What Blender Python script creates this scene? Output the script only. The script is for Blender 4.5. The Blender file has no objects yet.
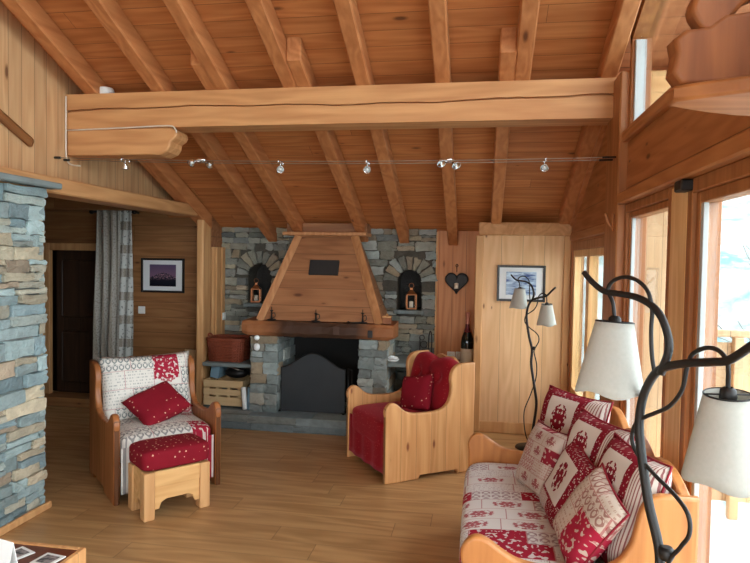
import bpy, bmesh, math, random
from mathutils import Vector, Matrix, Euler
R = math.radians
sc = bpy.context.scene
COL = sc.collection
# ------------------------------------------------------------------ camera
cam = bpy.data.cameras.new('camera'); cam.sensor_fit = 'HORIZONTAL'; cam.sensor_width = 36.0
cam.lens = 618.0 / 750.0 * 36.0
cam.clip_start = 0.05; cam.clip_end = 600
camo = bpy.data.objects.new('camera', cam); COL.objects.link(camo)
camo.matrix_world = (Matrix.Translation((0, 0, 1.65)) @ Matrix.Rotation(R(9.62), 4, 'Z')
                     @ Matrix.Rotation(R(90 - 1.99), 4, 'X') @ Matrix.Rotation(R(0.97), 4, 'Z'))
sc.camera = camo
# ------------------------------------------------------------------ sky, exposure
SKY = 6.2
w = bpy.data.worlds.new('sky'); sc.world = w; w.use_nodes = True
bg = w.node_tree.nodes['Background']
bg.inputs[0].default_value = (0.86, 0.95, 1.0, 1); bg.inputs[1].default_value = SKY
sc.view_settings.view_transform = 'Standard'; sc.view_settings.look = 'None'
sc.view_settings.gamma = 1.0; sc.view_settings.use_curve_mapping = False
sc.view_settings.exposure = 0.18
def portal(name, loc, rot, sx, sy):
    l = bpy.data.lights.new(name, 'AREA'); l.shape = 'RECTANGLE'; l.size = sx; l.size_y = sy
    l.cycles.is_portal = True
    o = bpy.data.objects.new(name, l); COL.objects.link(o); o.location = loc; o.rotation_euler = rot
    return o
# daylight openings: glazed doors and transom in the window wall, gable glazing behind the viewer
portal('daylight_doors', (1.02, 1.75, 1.0), (0, R(90), 0), 1.95, 4.6)
portal('daylight_transom', (1.02, 1.0, 3.3), (0, R(90), 0), 1.8, 6.4)
portal('daylight_far_window', (1.02, 5.2, 1.1), (0, R(90), 0), 1.4, 1.6)
portal('daylight_gable', (-1.0, -2.62, 1.2), (R(-90), 0, 0), 3.4, 2.2)
sc.cycles.max_bounces = 10; sc.cycles.diffuse_bounces = 6; sc.cycles.glossy_bounces = 4
sc.cycles.transparent_max_bounces = 16
sc.cycles.sample_clamp_indirect = 8.0

# ================================================================== helpers
def lin(c): return tuple((x / 255 / 12.92) if x <= 10 else ((x / 255 + .055) / 1.055) ** 2.4 for x in c)
class G:
    """small node-graph helper"""
    def __init__(s, name):
        s.m = bpy.data.materials.new(name); s.m.use_nodes = True; s.t = s.m.node_tree; s.t.nodes.clear()
        s.out = s.t.nodes.new('ShaderNodeOutputMaterial')
    def put(s, sock, v):
        if v is None: return
        if hasattr(v, 'is_linked'): s.t.links.new(v, sock)
        elif isinstance(v, (tuple, list)) and len(v) == 3 and sock.type == 'RGBA': sock.default_value = (*v, 1)
        else: sock.default_value = v
    def node(s, typ, ins=None, **props):
        n = s.t.nodes.new('ShaderNode' + typ)
        for k, v in props.items(): setattr(n, k, v)
        for k, v in (ins or {}).items(): s.put(n.inputs[k], v)
        return n
    def m_(s, op, a, b=None, c=None):
        n = s.t.nodes.new('ShaderNodeMath'); n.operation = op
        s.put(n.inputs[0], a); s.put(n.inputs[1], b)
        if c is not None: s.put(n.inputs[2], c)
        return n.outputs[0]
    def add(s, a, b): return s.m_('ADD', a, b)
    def sub(s, a, b): return s.m_('SUBTRACT', a, b)
    def mul(s, a, b): return s.m_('MULTIPLY', a, b)
    def gt(s, a, b): return s.m_('GREATER_THAN', a, b)
    def lt(s, a, b): return s.m_('LESS_THAN', a, b)
    def floor(s, a): return s.m_('FLOOR', a)
    def fract(s, a): return s.m_('FRACT', a)
    def mx(s, a, b): return s.m_('MAXIMUM', a, b)
    def band(s, v, lo, hi): return s.mul(s.gt(v, lo), s.lt(v, hi))
    def rect(s, x, y, x0, x1, y0, y1): return s.mul(s.band(x, x0, x1), s.band(y, y0, y1))
    def vec(s, x, y, z=0.0):
        n = s.node('CombineXYZ'); s.put(n.inputs[0], x); s.put(n.inputs[1], y); s.put(n.inputs[2], z); return n.outputs[0]
    def coord(s, kind='Object'):
        n = s.node('TexCoord'); q = s.node('SeparateXYZ'); s.t.links.new(n.outputs[kind], q.inputs[0])
        return n.outputs[kind], q.outputs
    def rnd(s, v):
        n = s.node('TexWhiteNoise', noise_dimensions='1D'); s.put(n.inputs['W'], v); return n.outputs['Value']
    def rnd2(s, v):
        n = s.node('TexWhiteNoise', noise_dimensions='3D'); s.put(n.inputs['Vector'], v); return n.outputs['Value']
    def noise(s, v, scale=1.0, detail=3.0, rough=.55, dist=0.0):
        n = s.node('TexNoise', {'Scale': scale, 'Detail': detail, 'Roughness': rough, 'Distortion': dist})
        s.put(n.inputs['Vector'], v); return n.outputs['Fac']
    def vor(s, v, scale=1.0, rand=1.0):
        n = s.node('TexVoronoi', {'Scale': scale, 'Randomness': rand}); s.put(n.inputs['Vector'], v); return n.outputs
    def ramp(s, v, lo, hi):
        n = s.node('MapRange', {'From Min': lo, 'From Max': hi}); n.clamp = True; s.put(n.inputs[0], v); return n.outputs[0]
    def mix(s, f, a, b, blend='MIX'):
        n = s.node('Mix', data_type='RGBA', blend_type=blend)
        s.put(n.inputs[0], f); s.put(n.inputs[6], a); s.put(n.inputs[7], b); return n.outputs[2]
    def bump(s, h, strength=.3, dist=.01):
        n = s.node('Bump', {'Strength': strength, 'Distance': dist}); s.put(n.inputs['Height'], h); return n.outputs[0]
    def bsdf(s, color, rough=.6, metal=0.0, spec=.5, normal=None, **kw):
        n = s.node('BsdfPrincipled'); s.put(n.inputs['Base Color'], color); s.put(n.inputs['Roughness'], rough)
        s.put(n.inputs['Metallic'], metal); s.put(n.inputs['Specular IOR Level'], spec)
        if normal is not None: s.put(n.inputs['Normal'], normal)
        for k, v in kw.items(): s.put(n.inputs[k.replace('_', ' ')], v)
        s.t.links.new(n.outputs[0], s.out.inputs[0]); return s.m

def plain(name, rgb, rough=.5, metal=0.0, spec=.5, var=.12, scale=18, bump=.0):
    g = G(name); co, _ = g.coord()
    n = g.noise(co, scale, 4)
    c = lin(rgb)
    col = g.mix(n, tuple(x * (1 - var) for x in c), tuple(min(1, x * (1 + var)) for x in c))
    return g.bsdf(col, rough, metal, spec, g.bump(n, bump, .004) if bump else None)

def wood(name, light, dark, grain='X', across='Y', pw=0.0, knots=.35, rough=.45, length=0.0, var=.16, gap=.004, fine=1.0, knotcol=(84, 44, 22), jitter=True, spec=.4):
    g = G(name); co, s = g.coord()
    ax = {'X': 0, 'Y': 1, 'Z': 2}; third = [a for a in 'XYZ' if a not in (grain, across)][0]
    gr, ac, th = s[ax[grain]], s[ax[across]], s[ax[third]]
    if jitter:
        oi = g.node('ObjectInfo').outputs['Random']
        gr = g.add(gr, g.mul(oi, 23.7)); th = g.add(th, g.mul(oi, 3.1))
    gapm, r1 = 0.0, .5
    if pw:
        q = g.m_('DIVIDE', ac, pw); idn = g.floor(q); r1 = g.rnd(g.add(idn, .37))
        f = g.fract(q); e = gap / pw
        gapm = g.mx(g.lt(f, e), g.gt(f, 1 - e))
        gr2 = g.add(gr, g.mul(r1, 7.3))
        if length:
            sq = g.m_('DIVIDE', gr2, length); sid = g.floor(sq); fs = g.fract(sq)
            r1 = g.rnd(g.add(g.mul(idn, 3.17), g.mul(sid, 17.71)))
            gapm = g.mx(gapm, g.lt(fs, .0035 / length))
            gr2 = g.add(gr2, g.mul(r1, 5.1))
        gr = gr2; th = g.add(th, g.mul(r1, 11.0))
    n1 = g.noise(g.vec(g.mul(gr, 1.6), g.mul(ac, 26 * fine), g.mul(th, 26 * fine)), 1, 5, .6, .3)
    n2 = g.noise(g.vec(g.mul(gr, .55), g.mul(ac, 5.0 * fine), g.mul(th, 5.0 * fine)), 1, 2, .5, .2)
    ring = g.m_('SINE', g.mul(n2, 46.0))
    fac = g.add(g.mul(n1, .75), g.mul(g.add(g.mul(ring, .5), .5), .28))
    fac = g.ramp(fac, .2, .85)
    col = g.mix(fac, lin(light), lin(dark))
    vo = g.vor(g.vec(g.mul(gr, 3.0), g.mul(ac, 8.5), g.mul(th, .9)), 1.0)
    cs = g.node('SeparateColor'); g.put(cs.inputs[0], vo['Color'])
    has = g.lt(cs.outputs[0], knots)
    dd = g.m_('DIVIDE', vo['Distance'], g.add(.5, cs.outputs[1]))
    core = g.mul(has, g.sub(1.0, g.ramp(dd, .05, .12)))
    halo = g.mul(has, g.sub(1.0, g.ramp(dd, .1, .3)))
    col = g.mix(g.mul(halo, .35), col, lin(dark)); col = g.mix(g.mul(core, .85), col, lin(knotcol))
    v = g.add(1 - var, g.mul(r1, 2 * var)) if pw else None
    if v is not None:
        hs = g.node('HueSaturation', {'Fac': 1.0}); g.put(hs.inputs['Value'], v); g.put(hs.inputs['Color'], col); col = hs.outputs[0]
        col = g.mix(g.mul(gapm, .75), col, tuple(x * .25 for x in lin(dark)))
    h = g.sub(g.mul(fac, -.15), gapm) if pw else g.mul(fac, -.15)
    return g.bsdf(col, g.add(rough, g.mul(fac, .12)), 0.0, spec, g.bump(h, .35, .004))

def stone_mat(name):
    g = G(name); co, _ = g.coord()
    a = g.node('Attribute', attribute_name='Col').outputs['Color']
    n = g.noise(co, 14, 6, .65); n2 = g.noise(co, 55, 4, .6)
    n3 = g.noise(co, 5, 3, .6); f = g.add(.28, g.add(g.mul(n, .75), g.mul(n3, .65)))
    hs = g.node('HueSaturation'); g.put(hs.inputs['Value'], f); g.put(hs.inputs['Color'], a)
    vm = g.m_('ADD', n, g.mul(n2, .4))
    return g.bsdf(hs.outputs[0], .78, 0, .35, g.bump(vm, .9, .02))

# ------------------------------------------------------------------ fabrics (Generated or Object coordinates)
CREAM, REDF, BEIGE = lin((206, 194, 184)), lin((124, 22, 38)), lin((176, 158, 142))
def heart(g, x, y):      # implicit heart, x,y in about -1.2..1.2
    q = g.sub(g.add(g.mul(x, x), g.mul(y, y)), 1.0)
    return g.sub(g.mul(q, g.mul(q, q)), g.mul(g.mul(x, x), g.mul(y, g.mul(y, y))))
def weave(g, co): return g.noise(co, 260, 2)
def blob_motif(g, x, y, cx, cy, rx, ry, co, seed=0.0, sc_=24, thr=.5):
    dx, dy = g.m_('DIVIDE', g.sub(x, cx), rx), g.m_('DIVIDE', g.sub(y, cy), ry)
    r = g.add(g.mul(dx, dx), g.mul(dy, dy))
    n = g.noise(g.vec(g.add(g.m_('ABSOLUTE', dx), seed), dy), sc_ / 10, 2)
    return g.mul(g.lt(r, 1.0), g.gt(g.sub(n, g.mul(r, .16)), thr - .12))
def stag_fabric(name, seed, cream=CREAM, red=REDF, pin=True):
    """cream window with a red motif, red flowered border, pinstripe side and a red block"""
    g = G(name); co, _ = g.coord('Object'); _, s = g.coord('Generated'); x, y = s[0], s[1]
    cell = g.vec(g.mul(x, 40), g.mul(y, 40))
    dots = g.lt(g.vor(cell, 1.0, .7)['Distance'], .30)
    redpat = g.mix(g.mul(dots, .6), red, cream)
    stripes = g.gt(g.fract(g.mul(x, 34)), .62)
    stripepat = g.mix(g.mul(stripes, .8), cream, red)
    col = redpat
    col = g.mix(g.rect(x, y, .22, .66, .42, .90), col, cream)
    col = g.mix(blob_motif(g, x, y, .44, .66, .13, .17, co, seed, 30, .5), col, red)
    col = g.mix(g.band(x, .76, 1.1), col, stripepat)
    col = g.mix(g.rect(x, y, -.1, .38, -.1, .33), col, stripepat)
    wh = g.lt(g.vor(g.vec(g.mul(x, 9), g.mul(y, 9)), 1.0)['Distance'], .16)
    col = g.mix(g.rect(x, y, .41, .73, -.1, .33), col, g.mix(g.mul(wh, .7), red, cream))
    return g.bsdf(col, .9, 0, .15, g.bump(weave(g, co), .15, .002))
def framed_fabric(name, seed):
    """throw cushion: cream square with a red stag, wide red flowered border"""
    g = G(name); co, _ = g.coord('Object'); _, s = g.coord('Generated'); x, y = s[0], s[1]
    fl = g.lt(g.vor(g.vec(g.mul(x, 38), g.mul(y, 38)), 1.0, .6)['Distance'], .32)
    col = g.mix(g.mul(fl, .7), REDF, CREAM)
    col = g.mix(g.rect(x, y, .18, .80, .30, .84), col, CREAM)
    col = g.mix(blob_motif(g, x, y, .48, .57, .17, .2, co, seed, 30, .5), col, REDF)
    st = g.gt(g.fract(g.mul(x, 30)), .55)
    col = g.mix(g.rect(x, y, -.1, .5, -.1, .26), col, g.mix(g.mul(st, .75), CREAM, REDF))
    return g.bsdf(col, .9, 0, .15, g.bump(weave(g, co), .15, .002))
def patch_fabric(name, cw, ch, redshare, ink, axes=(0, 1), seed=0.0, base=CREAM, coords='Object', red=None, redrect=None):
    """patchwork: cream cells with hearts, tiny rows of writing-like marks, red flowered cells"""
    red = red or lin((158, 34, 56)); g = G(name); co, s = g.coord(coords)
    x, y = s[axes[0]], s[axes[1]]
    yq = g.m_('DIVIDE', y, ch); row = g.floor(yq)
    xs = g.add(x, g.mul(g.rnd(g.add(row, seed + .5)), cw * 2))
    xq = g.m_('DIVIDE', xs, cw); cid = g.floor(xq)
    r = g.rnd2(g.vec(cid, row, seed)); r2 = g.rnd2(g.vec(cid, row, seed + 5.3))
    fx, fy = g.fract(xq), g.fract(yq)
    # marks: rows of tiny ink strokes
    lr = g.fract(g.mul(fy, 6.0)); ln = g.band(lr, .3, .72)
    mk = g.mul(ln, g.gt(g.noise(g.vec(g.mul(x, 120), g.mul(g.floor(g.mul(y, 6 / ch)), 3.7)), 1, 1), .53))
    text = g.mix(g.mul(mk, .55), base, ink)
    # hearts
    hx = g.mul(g.sub(g.fract(g.mul(fx, 5.0)), .5), 3.0); hy = g.mul(g.sub(g.fract(g.mul(fy, 2.4)), .55), 3.0)
    hv = heart(g, hx, hy); line = g.band(hv, -.16, .55)
    hearts = g.mix(g.mul(line, .8), base, ink)
    dot = g.lt(g.vor(g.vec(g.mul(x, 30), g.mul(y, 30)), 1.0)['Distance'], .17)
    hearts = g.mix(g.mul(dot, .35), hearts, ink)
    # red cell with cream flowers
    fl = g.lt(g.noise(g.vec(g.mul(x, 42), g.mul(y, 42)), 1, 1), .42)
    redc = g.mix(g.mul(fl, .8), red, base)
    # cell with a red motif
    mot = blob_motif(g, fx, fy, .5, .5, .3, .36, co, seed, 30, .52)
    motc = g.mix(g.mul(mot, .85), base, red)
    col = g.mix(g.gt(r, .36), text, hearts)
    col = g.mix(g.gt(r, .68), col, motc)
    col = g.mix(g.gt(r2, 1 - redshare), col, redc)
    if redrect:
        _, q = g.coord('Generated'); col = g.mix(g.rect(q[0], q[1], *redrect), col, redc)
    edge = g.mx(g.lt(fy, .03), g.lt(fx, .02))
    col = g.mix(g.mul(edge, .6), col, red)
    return g.bsdf(col, .9, 0, .15, g.bump(weave(g, co), .15, .002))
def dotted_fabric(name, rgb, dot=(226, 190, 160), sc_=14.0, r=.085, rough=.85, sheen=0.0):
    g = G(name); co, s = g.coord()
    n = g.node('VectorMath', operation='SCALE'); g.put(n.inputs[0], co); n.inputs['Scale'].default_value = sc_
    v = g.vor(n.outputs[0], 1.0, .55)['Distance']
    base = g.mix(g.noise(co, 9, 3), tuple(c * .8 for c in lin(rgb)), tuple(c * 1.15 for c in lin(rgb)))
    col = g.mix(g.mul(g.lt(v, r * 1.9), .8), base, lin(dot))
    return g.bsdf(col, rough, 0, .2, g.bump(weave(g, co), .2, .002), Sheen_Weight=sheen, Sheen_Tint=(.9, .2, .25, 1))

# ------------------------------------------------------------------ mesh builder
def catmull(pts, k=6):
    P = [Vector(p) for p in pts]; P = [2 * P[0] - P[1]] + P + [2 * P[-1] - P[-2]]; out = []
    for i in range(1, len(P) - 2):
        a, b, c, d = P[i - 1:i + 3]
        for j in range(k):
            t = j / k
            out.append(.5 * ((2 * b) + (c - a) * t + (2 * a - 5 * b + 4 * c - d) * t * t + (3 * b - a - 3 * c + d) * t ** 3))
    return out + [P[-2]]
class MB:
    def __init__(s):
        s.bm = bmesh.new(); s.col = None
    def xf(s, vs, M):
        if M is not None:
            for v in vs: v.co = M @ v.co
    def box(s, x0, x1, y0, y1, z0, z1, bev=0.0, M=None, seg=1):
        vs = [s.bm.verts.new((x, y, z)) for x in (x0, x1) for y in (y0, y1) for z in (z0, z1)]
        F = [(0, 1, 3, 2), (4, 6, 7, 5), (0, 4, 5, 1), (2, 3, 7, 6), (0, 2, 6, 4), (1, 5, 7, 3)]
        fs = [s.bm.faces.new([vs[i] for i in f]) for f in F]
        if bev:
            es = list({e for f in fs for e in f.edges})
            r = bmesh.ops.bevel(s.bm, geom=es, offset=bev, segments=seg, affect='EDGES', profile=.5)
            vs = list({v for f in r['faces'] for v in f.verts} | {v for v in vs if v.is_valid})
        s.xf(vs, M); return s
    def prism(s, pts, plane, a, b, bev=0.0, M=None, seg=1, smooth=False):
        def mk(p, h):
            u, v = p
            return {'XZ': (u, h, v), 'XY': (u, v, h), 'YZ': (h, u, v)}[plane]
        A = [s.bm.verts.new(mk(p, a)) for p in pts]; B = [s.bm.verts.new(mk(p, b)) for p in pts]
        n = len(pts); fs = [s.bm.faces.new(A), s.bm.faces.new(B[::-1])]
        for i in range(n):
            f = s.bm.faces.new([A[i], B[i], B[(i + 1) % n], A[(i + 1) % n]]); f.smooth = smooth; fs.append(f)
        bmesh.ops.recalc_face_normals(s.bm, faces=fs); vs = A + B
        if bev:
            es = list({e for f in fs[:2] for e in f.edges})
            r = bmesh.ops.bevel(s.bm, geom=es, offset=bev, segments=seg, affect='EDGES', profile=.5)
            if seg > 1:
                for f in r['faces']: f.smooth = True
            vs = list({v for f in r['faces'] for v in f.verts} | {v for v in vs if v.is_valid})
        s.xf(vs, M); return s
    def tube(s, pts, r, n=8, closed=False, caps=True, M=None):
        P = [Vector(p) for p in pts]; k = len(P); rings = []
        rr = r if isinstance(r, (list, tuple)) else [r] * k
        up = None
        for i in range(k):
            if closed: t = P[(i + 1) % k] - P[i - 1]
            else: t = P[min(i + 1, k - 1)] - P[max(i - 1, 0)]
            if t.length < 1e-9: t = Vector((0, 0, 1))
            t.normalize()
            if up is None:
                up = Vector((0, 0, 1)) if abs(t.z) < .9 else Vector((1, 0, 0))
            up = (up - t * up.dot(t))
            if up.length < 1e-6: up = t.orthogonal()
            up.normalize(); sd = t.cross(up)
            rings.append([s.bm.verts.new(P[i] + (up * math.cos(2 * math.pi * j / n) + sd * math.sin(2 * math.pi * j / n)) * rr[i]) for j in range(n)])
        m = k if closed else k - 1
        for i in range(m):
            a, b = rings[i], rings[(i + 1) % k]
            for j in range(n):
                f = s.bm.faces.new([a[j], a[(j + 1) % n], b[(j + 1) % n], b[j]]); f.smooth = True
        if caps and not closed:
            s.bm.faces.new(rings[0][::-1]); s.bm.faces.new(rings[-1])
        s.xf([v for q in rings for v in q], M); return s
    def lathe(s, prof, n=24, M=None, smooth=True, cap=True):
        rings = [[s.bm.verts.new((r * math.cos(2 * math.pi * j / n), r * math.sin(2 * math.pi * j / n), z)) for j in range(n)] for r, z in prof]
        for a, b in zip(rings, rings[1:]):
            for j in range(n):
                f = s.bm.faces.new([a[j], a[(j + 1) % n], b[(j + 1) % n], b[j]]); f.smooth = smooth
        if cap:
            s.bm.faces.new(rings[0][::-1]); s.bm.faces.new(rings[-1])
        s.xf([v for q in rings for v in q], M); return s
    def ball(s, c, r, sx=1, sy=1, sz=1, n=12, M=None):
        prof = [(max(1e-4, math.sin(math.pi * i / n)), -math.cos(math.pi * i / n)) for i in range(n + 1)]
        T = Matrix.Translation(c) @ Matrix.Diagonal((r * sx, r * sy, r * sz, 1))
        return s.lathe(prof, n * 2, T if M is None else M @ T)
    def grid(s, fn, nu, nv, smooth=True, M=None):
        V = [[s.bm.verts.new(fn(i / nu, j / nv)) for j in range(nv + 1)] for i in range(nu + 1)]
        for i in range(nu):
            for j in range(nv):
                f = s.bm.faces.new([V[i][j], V[i + 1][j], V[i + 1][j + 1], V[i][j + 1]]); f.smooth = smooth
        s.xf([v for q in V for v in q], M); return V
    def build(s, name, mat, parent=None, recalc=True, sub=0, solid=0.0):
        if recalc: bmesh.ops.recalc_face_normals(s.bm, faces=s.bm.faces)
        me = bpy.data.meshes.new(name); s.bm.to_mesh(me); s.bm.free()
        o = bpy.data.objects.new(name, me); COL.objects.link(o); me.materials.append(mat)
        if parent is not None: o.parent = parent
        if solid:
            q = o.modifiers.new('thickness', 'SOLIDIFY'); q.thickness = solid; q.offset = 0
        if sub:
            q = o.modifiers.new('smooth', 'SUBSURF'); q.levels = sub; q.render_levels = sub
        return o
def thing(name, label, cat, loc=(0, 0, 0), rot=0.0, group=None):
    o = bpy.data.objects.new(name, None); COL.objects.link(o); o.empty_display_size = .1
    o.location = loc; o.rotation_euler = rot if isinstance(rot, (tuple, list, Euler)) else (0, 0, rot)
    o['label'] = label; o['category'] = cat
    if group: o['group'] = group
    return o
def tag(o, label, cat, group=None):
    o['label'] = label; o['category'] = cat
    if group: o['group'] = group
    return o
def struct(o): o['kind'] = 'structure'; return o
def copy_tree(o, parent=None, label=None):
    c = o.copy(); COL.objects.link(c)
    if parent is not None: c.parent = parent
    if label: c['label'] = label
    for ch in list(o.children): copy_tree(ch, c)
    return c
def rbox(w, d, h, r, z0=0.0, puff=0.0, n=10):
    """soft upholstery block centred in x, y from 0..d; rounded and slightly domed"""
    mb = MB()
    def sup(a): return math.copysign(min(1, abs(a)), a)
    def fn(a, b):
        th, ph = (a * 2 - 1) * math.pi, (b - .5) * math.pi
        e = .28
        c = lambda t: math.copysign(abs(math.cos(t)) ** e, math.cos(t))
        q = lambda t: math.copysign(abs(math.sin(t)) ** e, math.sin(t))
        x, y, z = c(ph) * c(th), c(ph) * q(th), q(ph)
        pz = puff * (1 - x * x) * (1 - y * y) * (1 if z > 0 else 0)
        return (x * w / 2, d / 2 + y * d / 2, z0 + h / 2 + z * h / 2 + pz)
    mb.grid(fn, 56, 28)
    bmesh.ops.remove_doubles(mb.bm, verts=mb.bm.verts, dist=1e-5)
    return mb
def pillow(name, w, h, t, mat, M, label=None, cat='cushion', group=None, piping=None, parent=None, seed=1, n=18):
    """stuffed cushion in local XY (x = width, y = height), with the piping along its seam"""
    rng = random.Random(seed); ph = [rng.uniform(0, 6) for _ in range(6)]
    mb = MB()
    def shape(u, v, side):
        x, y = u * 2 - 1, v * 2 - 1
        k = 1 - .07 * (1 - abs(y) ** 2.2) * abs(x) ** 3; l = 1 - .07 * (1 - abs(x) ** 2.2) * abs(y) ** 3
        th = max(0, (1 - x ** 4) * (1 - y ** 4)) ** .55
        wr = 1 + .06 * math.sin(3.1 * x + ph[0]) * math.cos(2.7 * y + ph[1]) + .04 * math.sin(7 * x * y + ph[2])
        return (x * k * w / 2, y * l * h / 2, side * t / 2 * th * wr)
    mb.grid(lambda u, v: shape(u, v, 1), n, n); mb.grid(lambda u, v: shape(u, v, -1), n, n)
    bmesh.ops.remove_doubles(mb.bm, verts=mb.bm.verts, dist=1e-5)
    o = mb.build(name, mat, parent)
    if parent is None: o.matrix_world = M
    else: o.matrix_local = M
    if label: tag(o, label, cat, group)
    if piping:
        e = []
        for i in range(24): e.append(shape(i / 24, 0, 0))
        for i in range(24): e.append(shape(1, i / 24, 0))
        for i in range(24): e.append(shape(1 - i / 24, 1, 0))
        for i in range(24): e.append(shape(0, 1 - i / 24, 0))
        MB().tube(e, .005, 6, closed=True).build('piping', piping, o)
    return o
def frame_M(origin, xdir, ydir):
    x = Vector(xdir).normalized(); y = Vector(ydir); y = (y - x * y.dot(x)).normalized(); z = x.cross(y)
    M = Matrix((x, y, z)).transposed().to_4x4(); M.translation = Vector(origin); return M

# ================================================================== materials
M = {}
M['roof'] = wood('ceiling boards', (202, 132, 78), (168, 98, 52), 'X', 'Y', .128, .5, .5, 4.1, .07, .002)
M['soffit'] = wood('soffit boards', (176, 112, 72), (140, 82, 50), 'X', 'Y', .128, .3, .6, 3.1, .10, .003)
M['rafter'] = wood('rafter timber', (202, 134, 84), (166, 100, 56), 'Y', 'X', 0, .45, .5)
M['beam'] = wood('purlin timber', (212, 158, 106), (178, 120, 74), 'X', 'Z', 0, .3, .45, fine=.8)
M['pale_v'] = wood('pale vertical planks', (212, 170, 126), (186, 138, 94), 'Z', 'Y', .118, .4, .5, 0, .07, .002)
M['pale_vx'] = wood('pale planks of closet', (230, 190, 146), (210, 164, 118), 'Z', 'X', .2, .6, .5, 0, .04, .0016)
M['pale_beam'] = wood('pale lintel', (206, 154, 104), (174, 122, 76), 'Y', 'Z', 0, .4, .5)
M['hall_h'] = wood('hall boards', (160, 112, 70), (128, 84, 48), 'X', 'Z', .165, .85, .55, 2.9, .06, .002)
M['amber_v'] = wood('alcove planks', (204, 140, 90), (172, 108, 62), 'Z', 'X', .14, .25, .5, 0, .07, .002)
M['post'] = wood('post timber', (216, 168, 116), (186, 134, 84), 'Z', 'X', 0, .3, .5)
M['win'] = wood('window joinery', (176, 116, 68), (140, 84, 44), 'Z', 'Y', 0, .1, .4)
M['win_y'] = wood('window rail timber', (188, 126, 74), (152, 92, 48), 'Y', 'Z', 0, .2, .42)
M['panel_y'] = wood('window wall panel', (182, 118, 68), (150, 90, 48), 'Y', 'Z', .3, .5, .45, 0, .05, .002)
M['win_pale'] = wood('pale window jamb', (238, 198, 146), (212, 164, 108), 'Z', 'Y', 0, .12, .4)
M['floor'] = wood('oak floor', (192, 152, 104), (150, 110, 68), 'X', 'Y', .19, .16, .30, 1.3, .05, .0010, fine=.8, jitter=False, spec=.45)
M['hood'] = wood('hood boards', (172, 118, 78), (136, 88, 56), 'X', 'Z', .17, .85, .5, 0, .05, .002)
M['hood_strip'] = wood('hood corner strip', (202, 146, 98), (168, 110, 66), 'Z', 'X', 0, .2, .5)
M['pine'] = wood('honey pine', (220, 168, 114), (190, 132, 80), 'Z', 'Y', .13, .6, .38, 0, .05, .0012, knotcol=(110, 52, 30))
M['pine_dark'] = wood('amber pine', (166, 106, 62), (130, 76, 40), 'Z', 'Y', .13, .25, .3, 0, .05, .0012)
M['pine_x'] = wood('light pine', (228, 182, 124), (204, 152, 94), 'X', 'Z', 0, .2, .42)
M['pine_sofa'] = wood('sofa pine', (204, 138, 78), (166, 102, 52), 'Z', 'Y', 0, .25, .33)
M['crate'] = wood('crate wood', (222, 192, 148), (200, 166, 120), 'X', 'Z', 0, .08, .6)
M['table_top'] = wood('table top wood', (120, 62, 36), (84, 40, 22), 'X', 'Y', .1, .1, .3, 0, .08, .001)
M['dark_wood'] = wood('dark door wood', (62, 40, 26), (44, 28, 18), 'Z', 'X', .2, .05, .5)
M['carved'] = wood('carved wood', (156, 92, 48), (116, 62, 30), 'Z', 'X', 0, .3, .45)
M['carved_x'] = wood('carved plank wood', (178, 112, 62), (138, 80, 40), 'X', 'Y', 0, .3, .42)
M['stick'] = wood('brown stick wood', (150, 96, 54), (116, 70, 36), 'Y', 'Z', 0, 0, .5)
M['deck'] = plain('snowy deck', (236, 238, 240), .8, scale=3, var=.06)
M['ext'] = wood('outdoor larch', (206, 176, 138), (184, 150, 112), 'Z', 'X', .15, .12, .6, 0, .05, .003)
M['ext_y'] = wood('outdoor purlin', (222, 180, 124), (196, 148, 94), 'X', 'Z', 0, .15, .6)
M['stone'] = stone_mat('stacked stone')
M['slate'] = plain('slate', (122, 132, 132), .7, var=.3, scale=9, bump=.6)
M['hearth'] = stone_mat('hearth stone')
M['soot'] = plain('sooty firebox', (26, 24, 23), .95, var=.3, scale=6)
M['iron'] = plain('black iron', (30, 27, 26), .5, .3, .5, var=.2, scale=30, bump=.15)
M['branch'] = plain('dark brown wrought stem', (24, 17, 15), .5, .1, .5, var=.25, scale=30, bump=.2)
M['screen'] = plain('dark fire screen mesh', (52, 55, 58), .6, .3, .4, var=.2, scale=5)
M['chrome'] = plain('chrome', (215, 215, 215), .15, 1.0, .5, var=.05)
M['white'] = plain('white plastic', (232, 232, 228), .4, var=.04)
M['white_ceramic'] = plain('glossy white ceramic', (238, 240, 240), .15, var=.04)
M['paper'] = plain('paper', (232, 232, 230), .8, var=.04)
M['blue_paper'] = plain('blue grey magazine', (120, 150, 168), .6, var=.15)
M['black_frame'] = plain('black picture frame', (26, 24, 24), .35)
M['mat'] = plain('picture mount', (222, 224, 226), .8, var=.03)
M['black_plate'] = plain('black slate plate', (34, 33, 33), .6, var=.25)
M['piping'] = plain('red piping', (140, 24, 42), .85)
M['cream_piping'] = plain('dark red piping', (120, 40, 48), .85)
M['red'] = dotted_fabric('red dotted cotton', (128, 18, 34), sc_=30.0, r=.085)
M['red_deep'] = dotted_fabric('deep red dotted velvet', (140, 12, 26), (206, 110, 104), 46.0, .075, .7, .3)
M['stag'] = stag_fabric('patchwork cushion fabric', 1.3)
M['framed'] = framed_fabric('framed stag cushion fabric', 2.1)
M['scatter'] = patch_fabric('small patchwork cushion fabric', .13, .075, .08, lin((150, 60, 70)), seed=4.7, base=lin((190, 172, 160)), red=lin((134, 36, 50)))
M['tipped'] = patch_fabric('beige and red cushion fabric', .2, .12, .0, lin((140, 84, 80)), seed=6.1, base=lin((196, 178, 162)), redrect=(.52, .98, .06, .62))
M['seat_patch'] = patch_fabric('sofa seat patchwork', .25, .115, .11, lin((150, 120, 130)), (1, 0), seed=2.0, base=lin((216, 214, 212)))
M['sofa_patch'] = patch_fabric('sofa seat patchwork rows', .30, .17, .14, lin((140, 112, 122)), (0, 1), seed=7.0, base=lin((216, 214, 212)))
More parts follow.
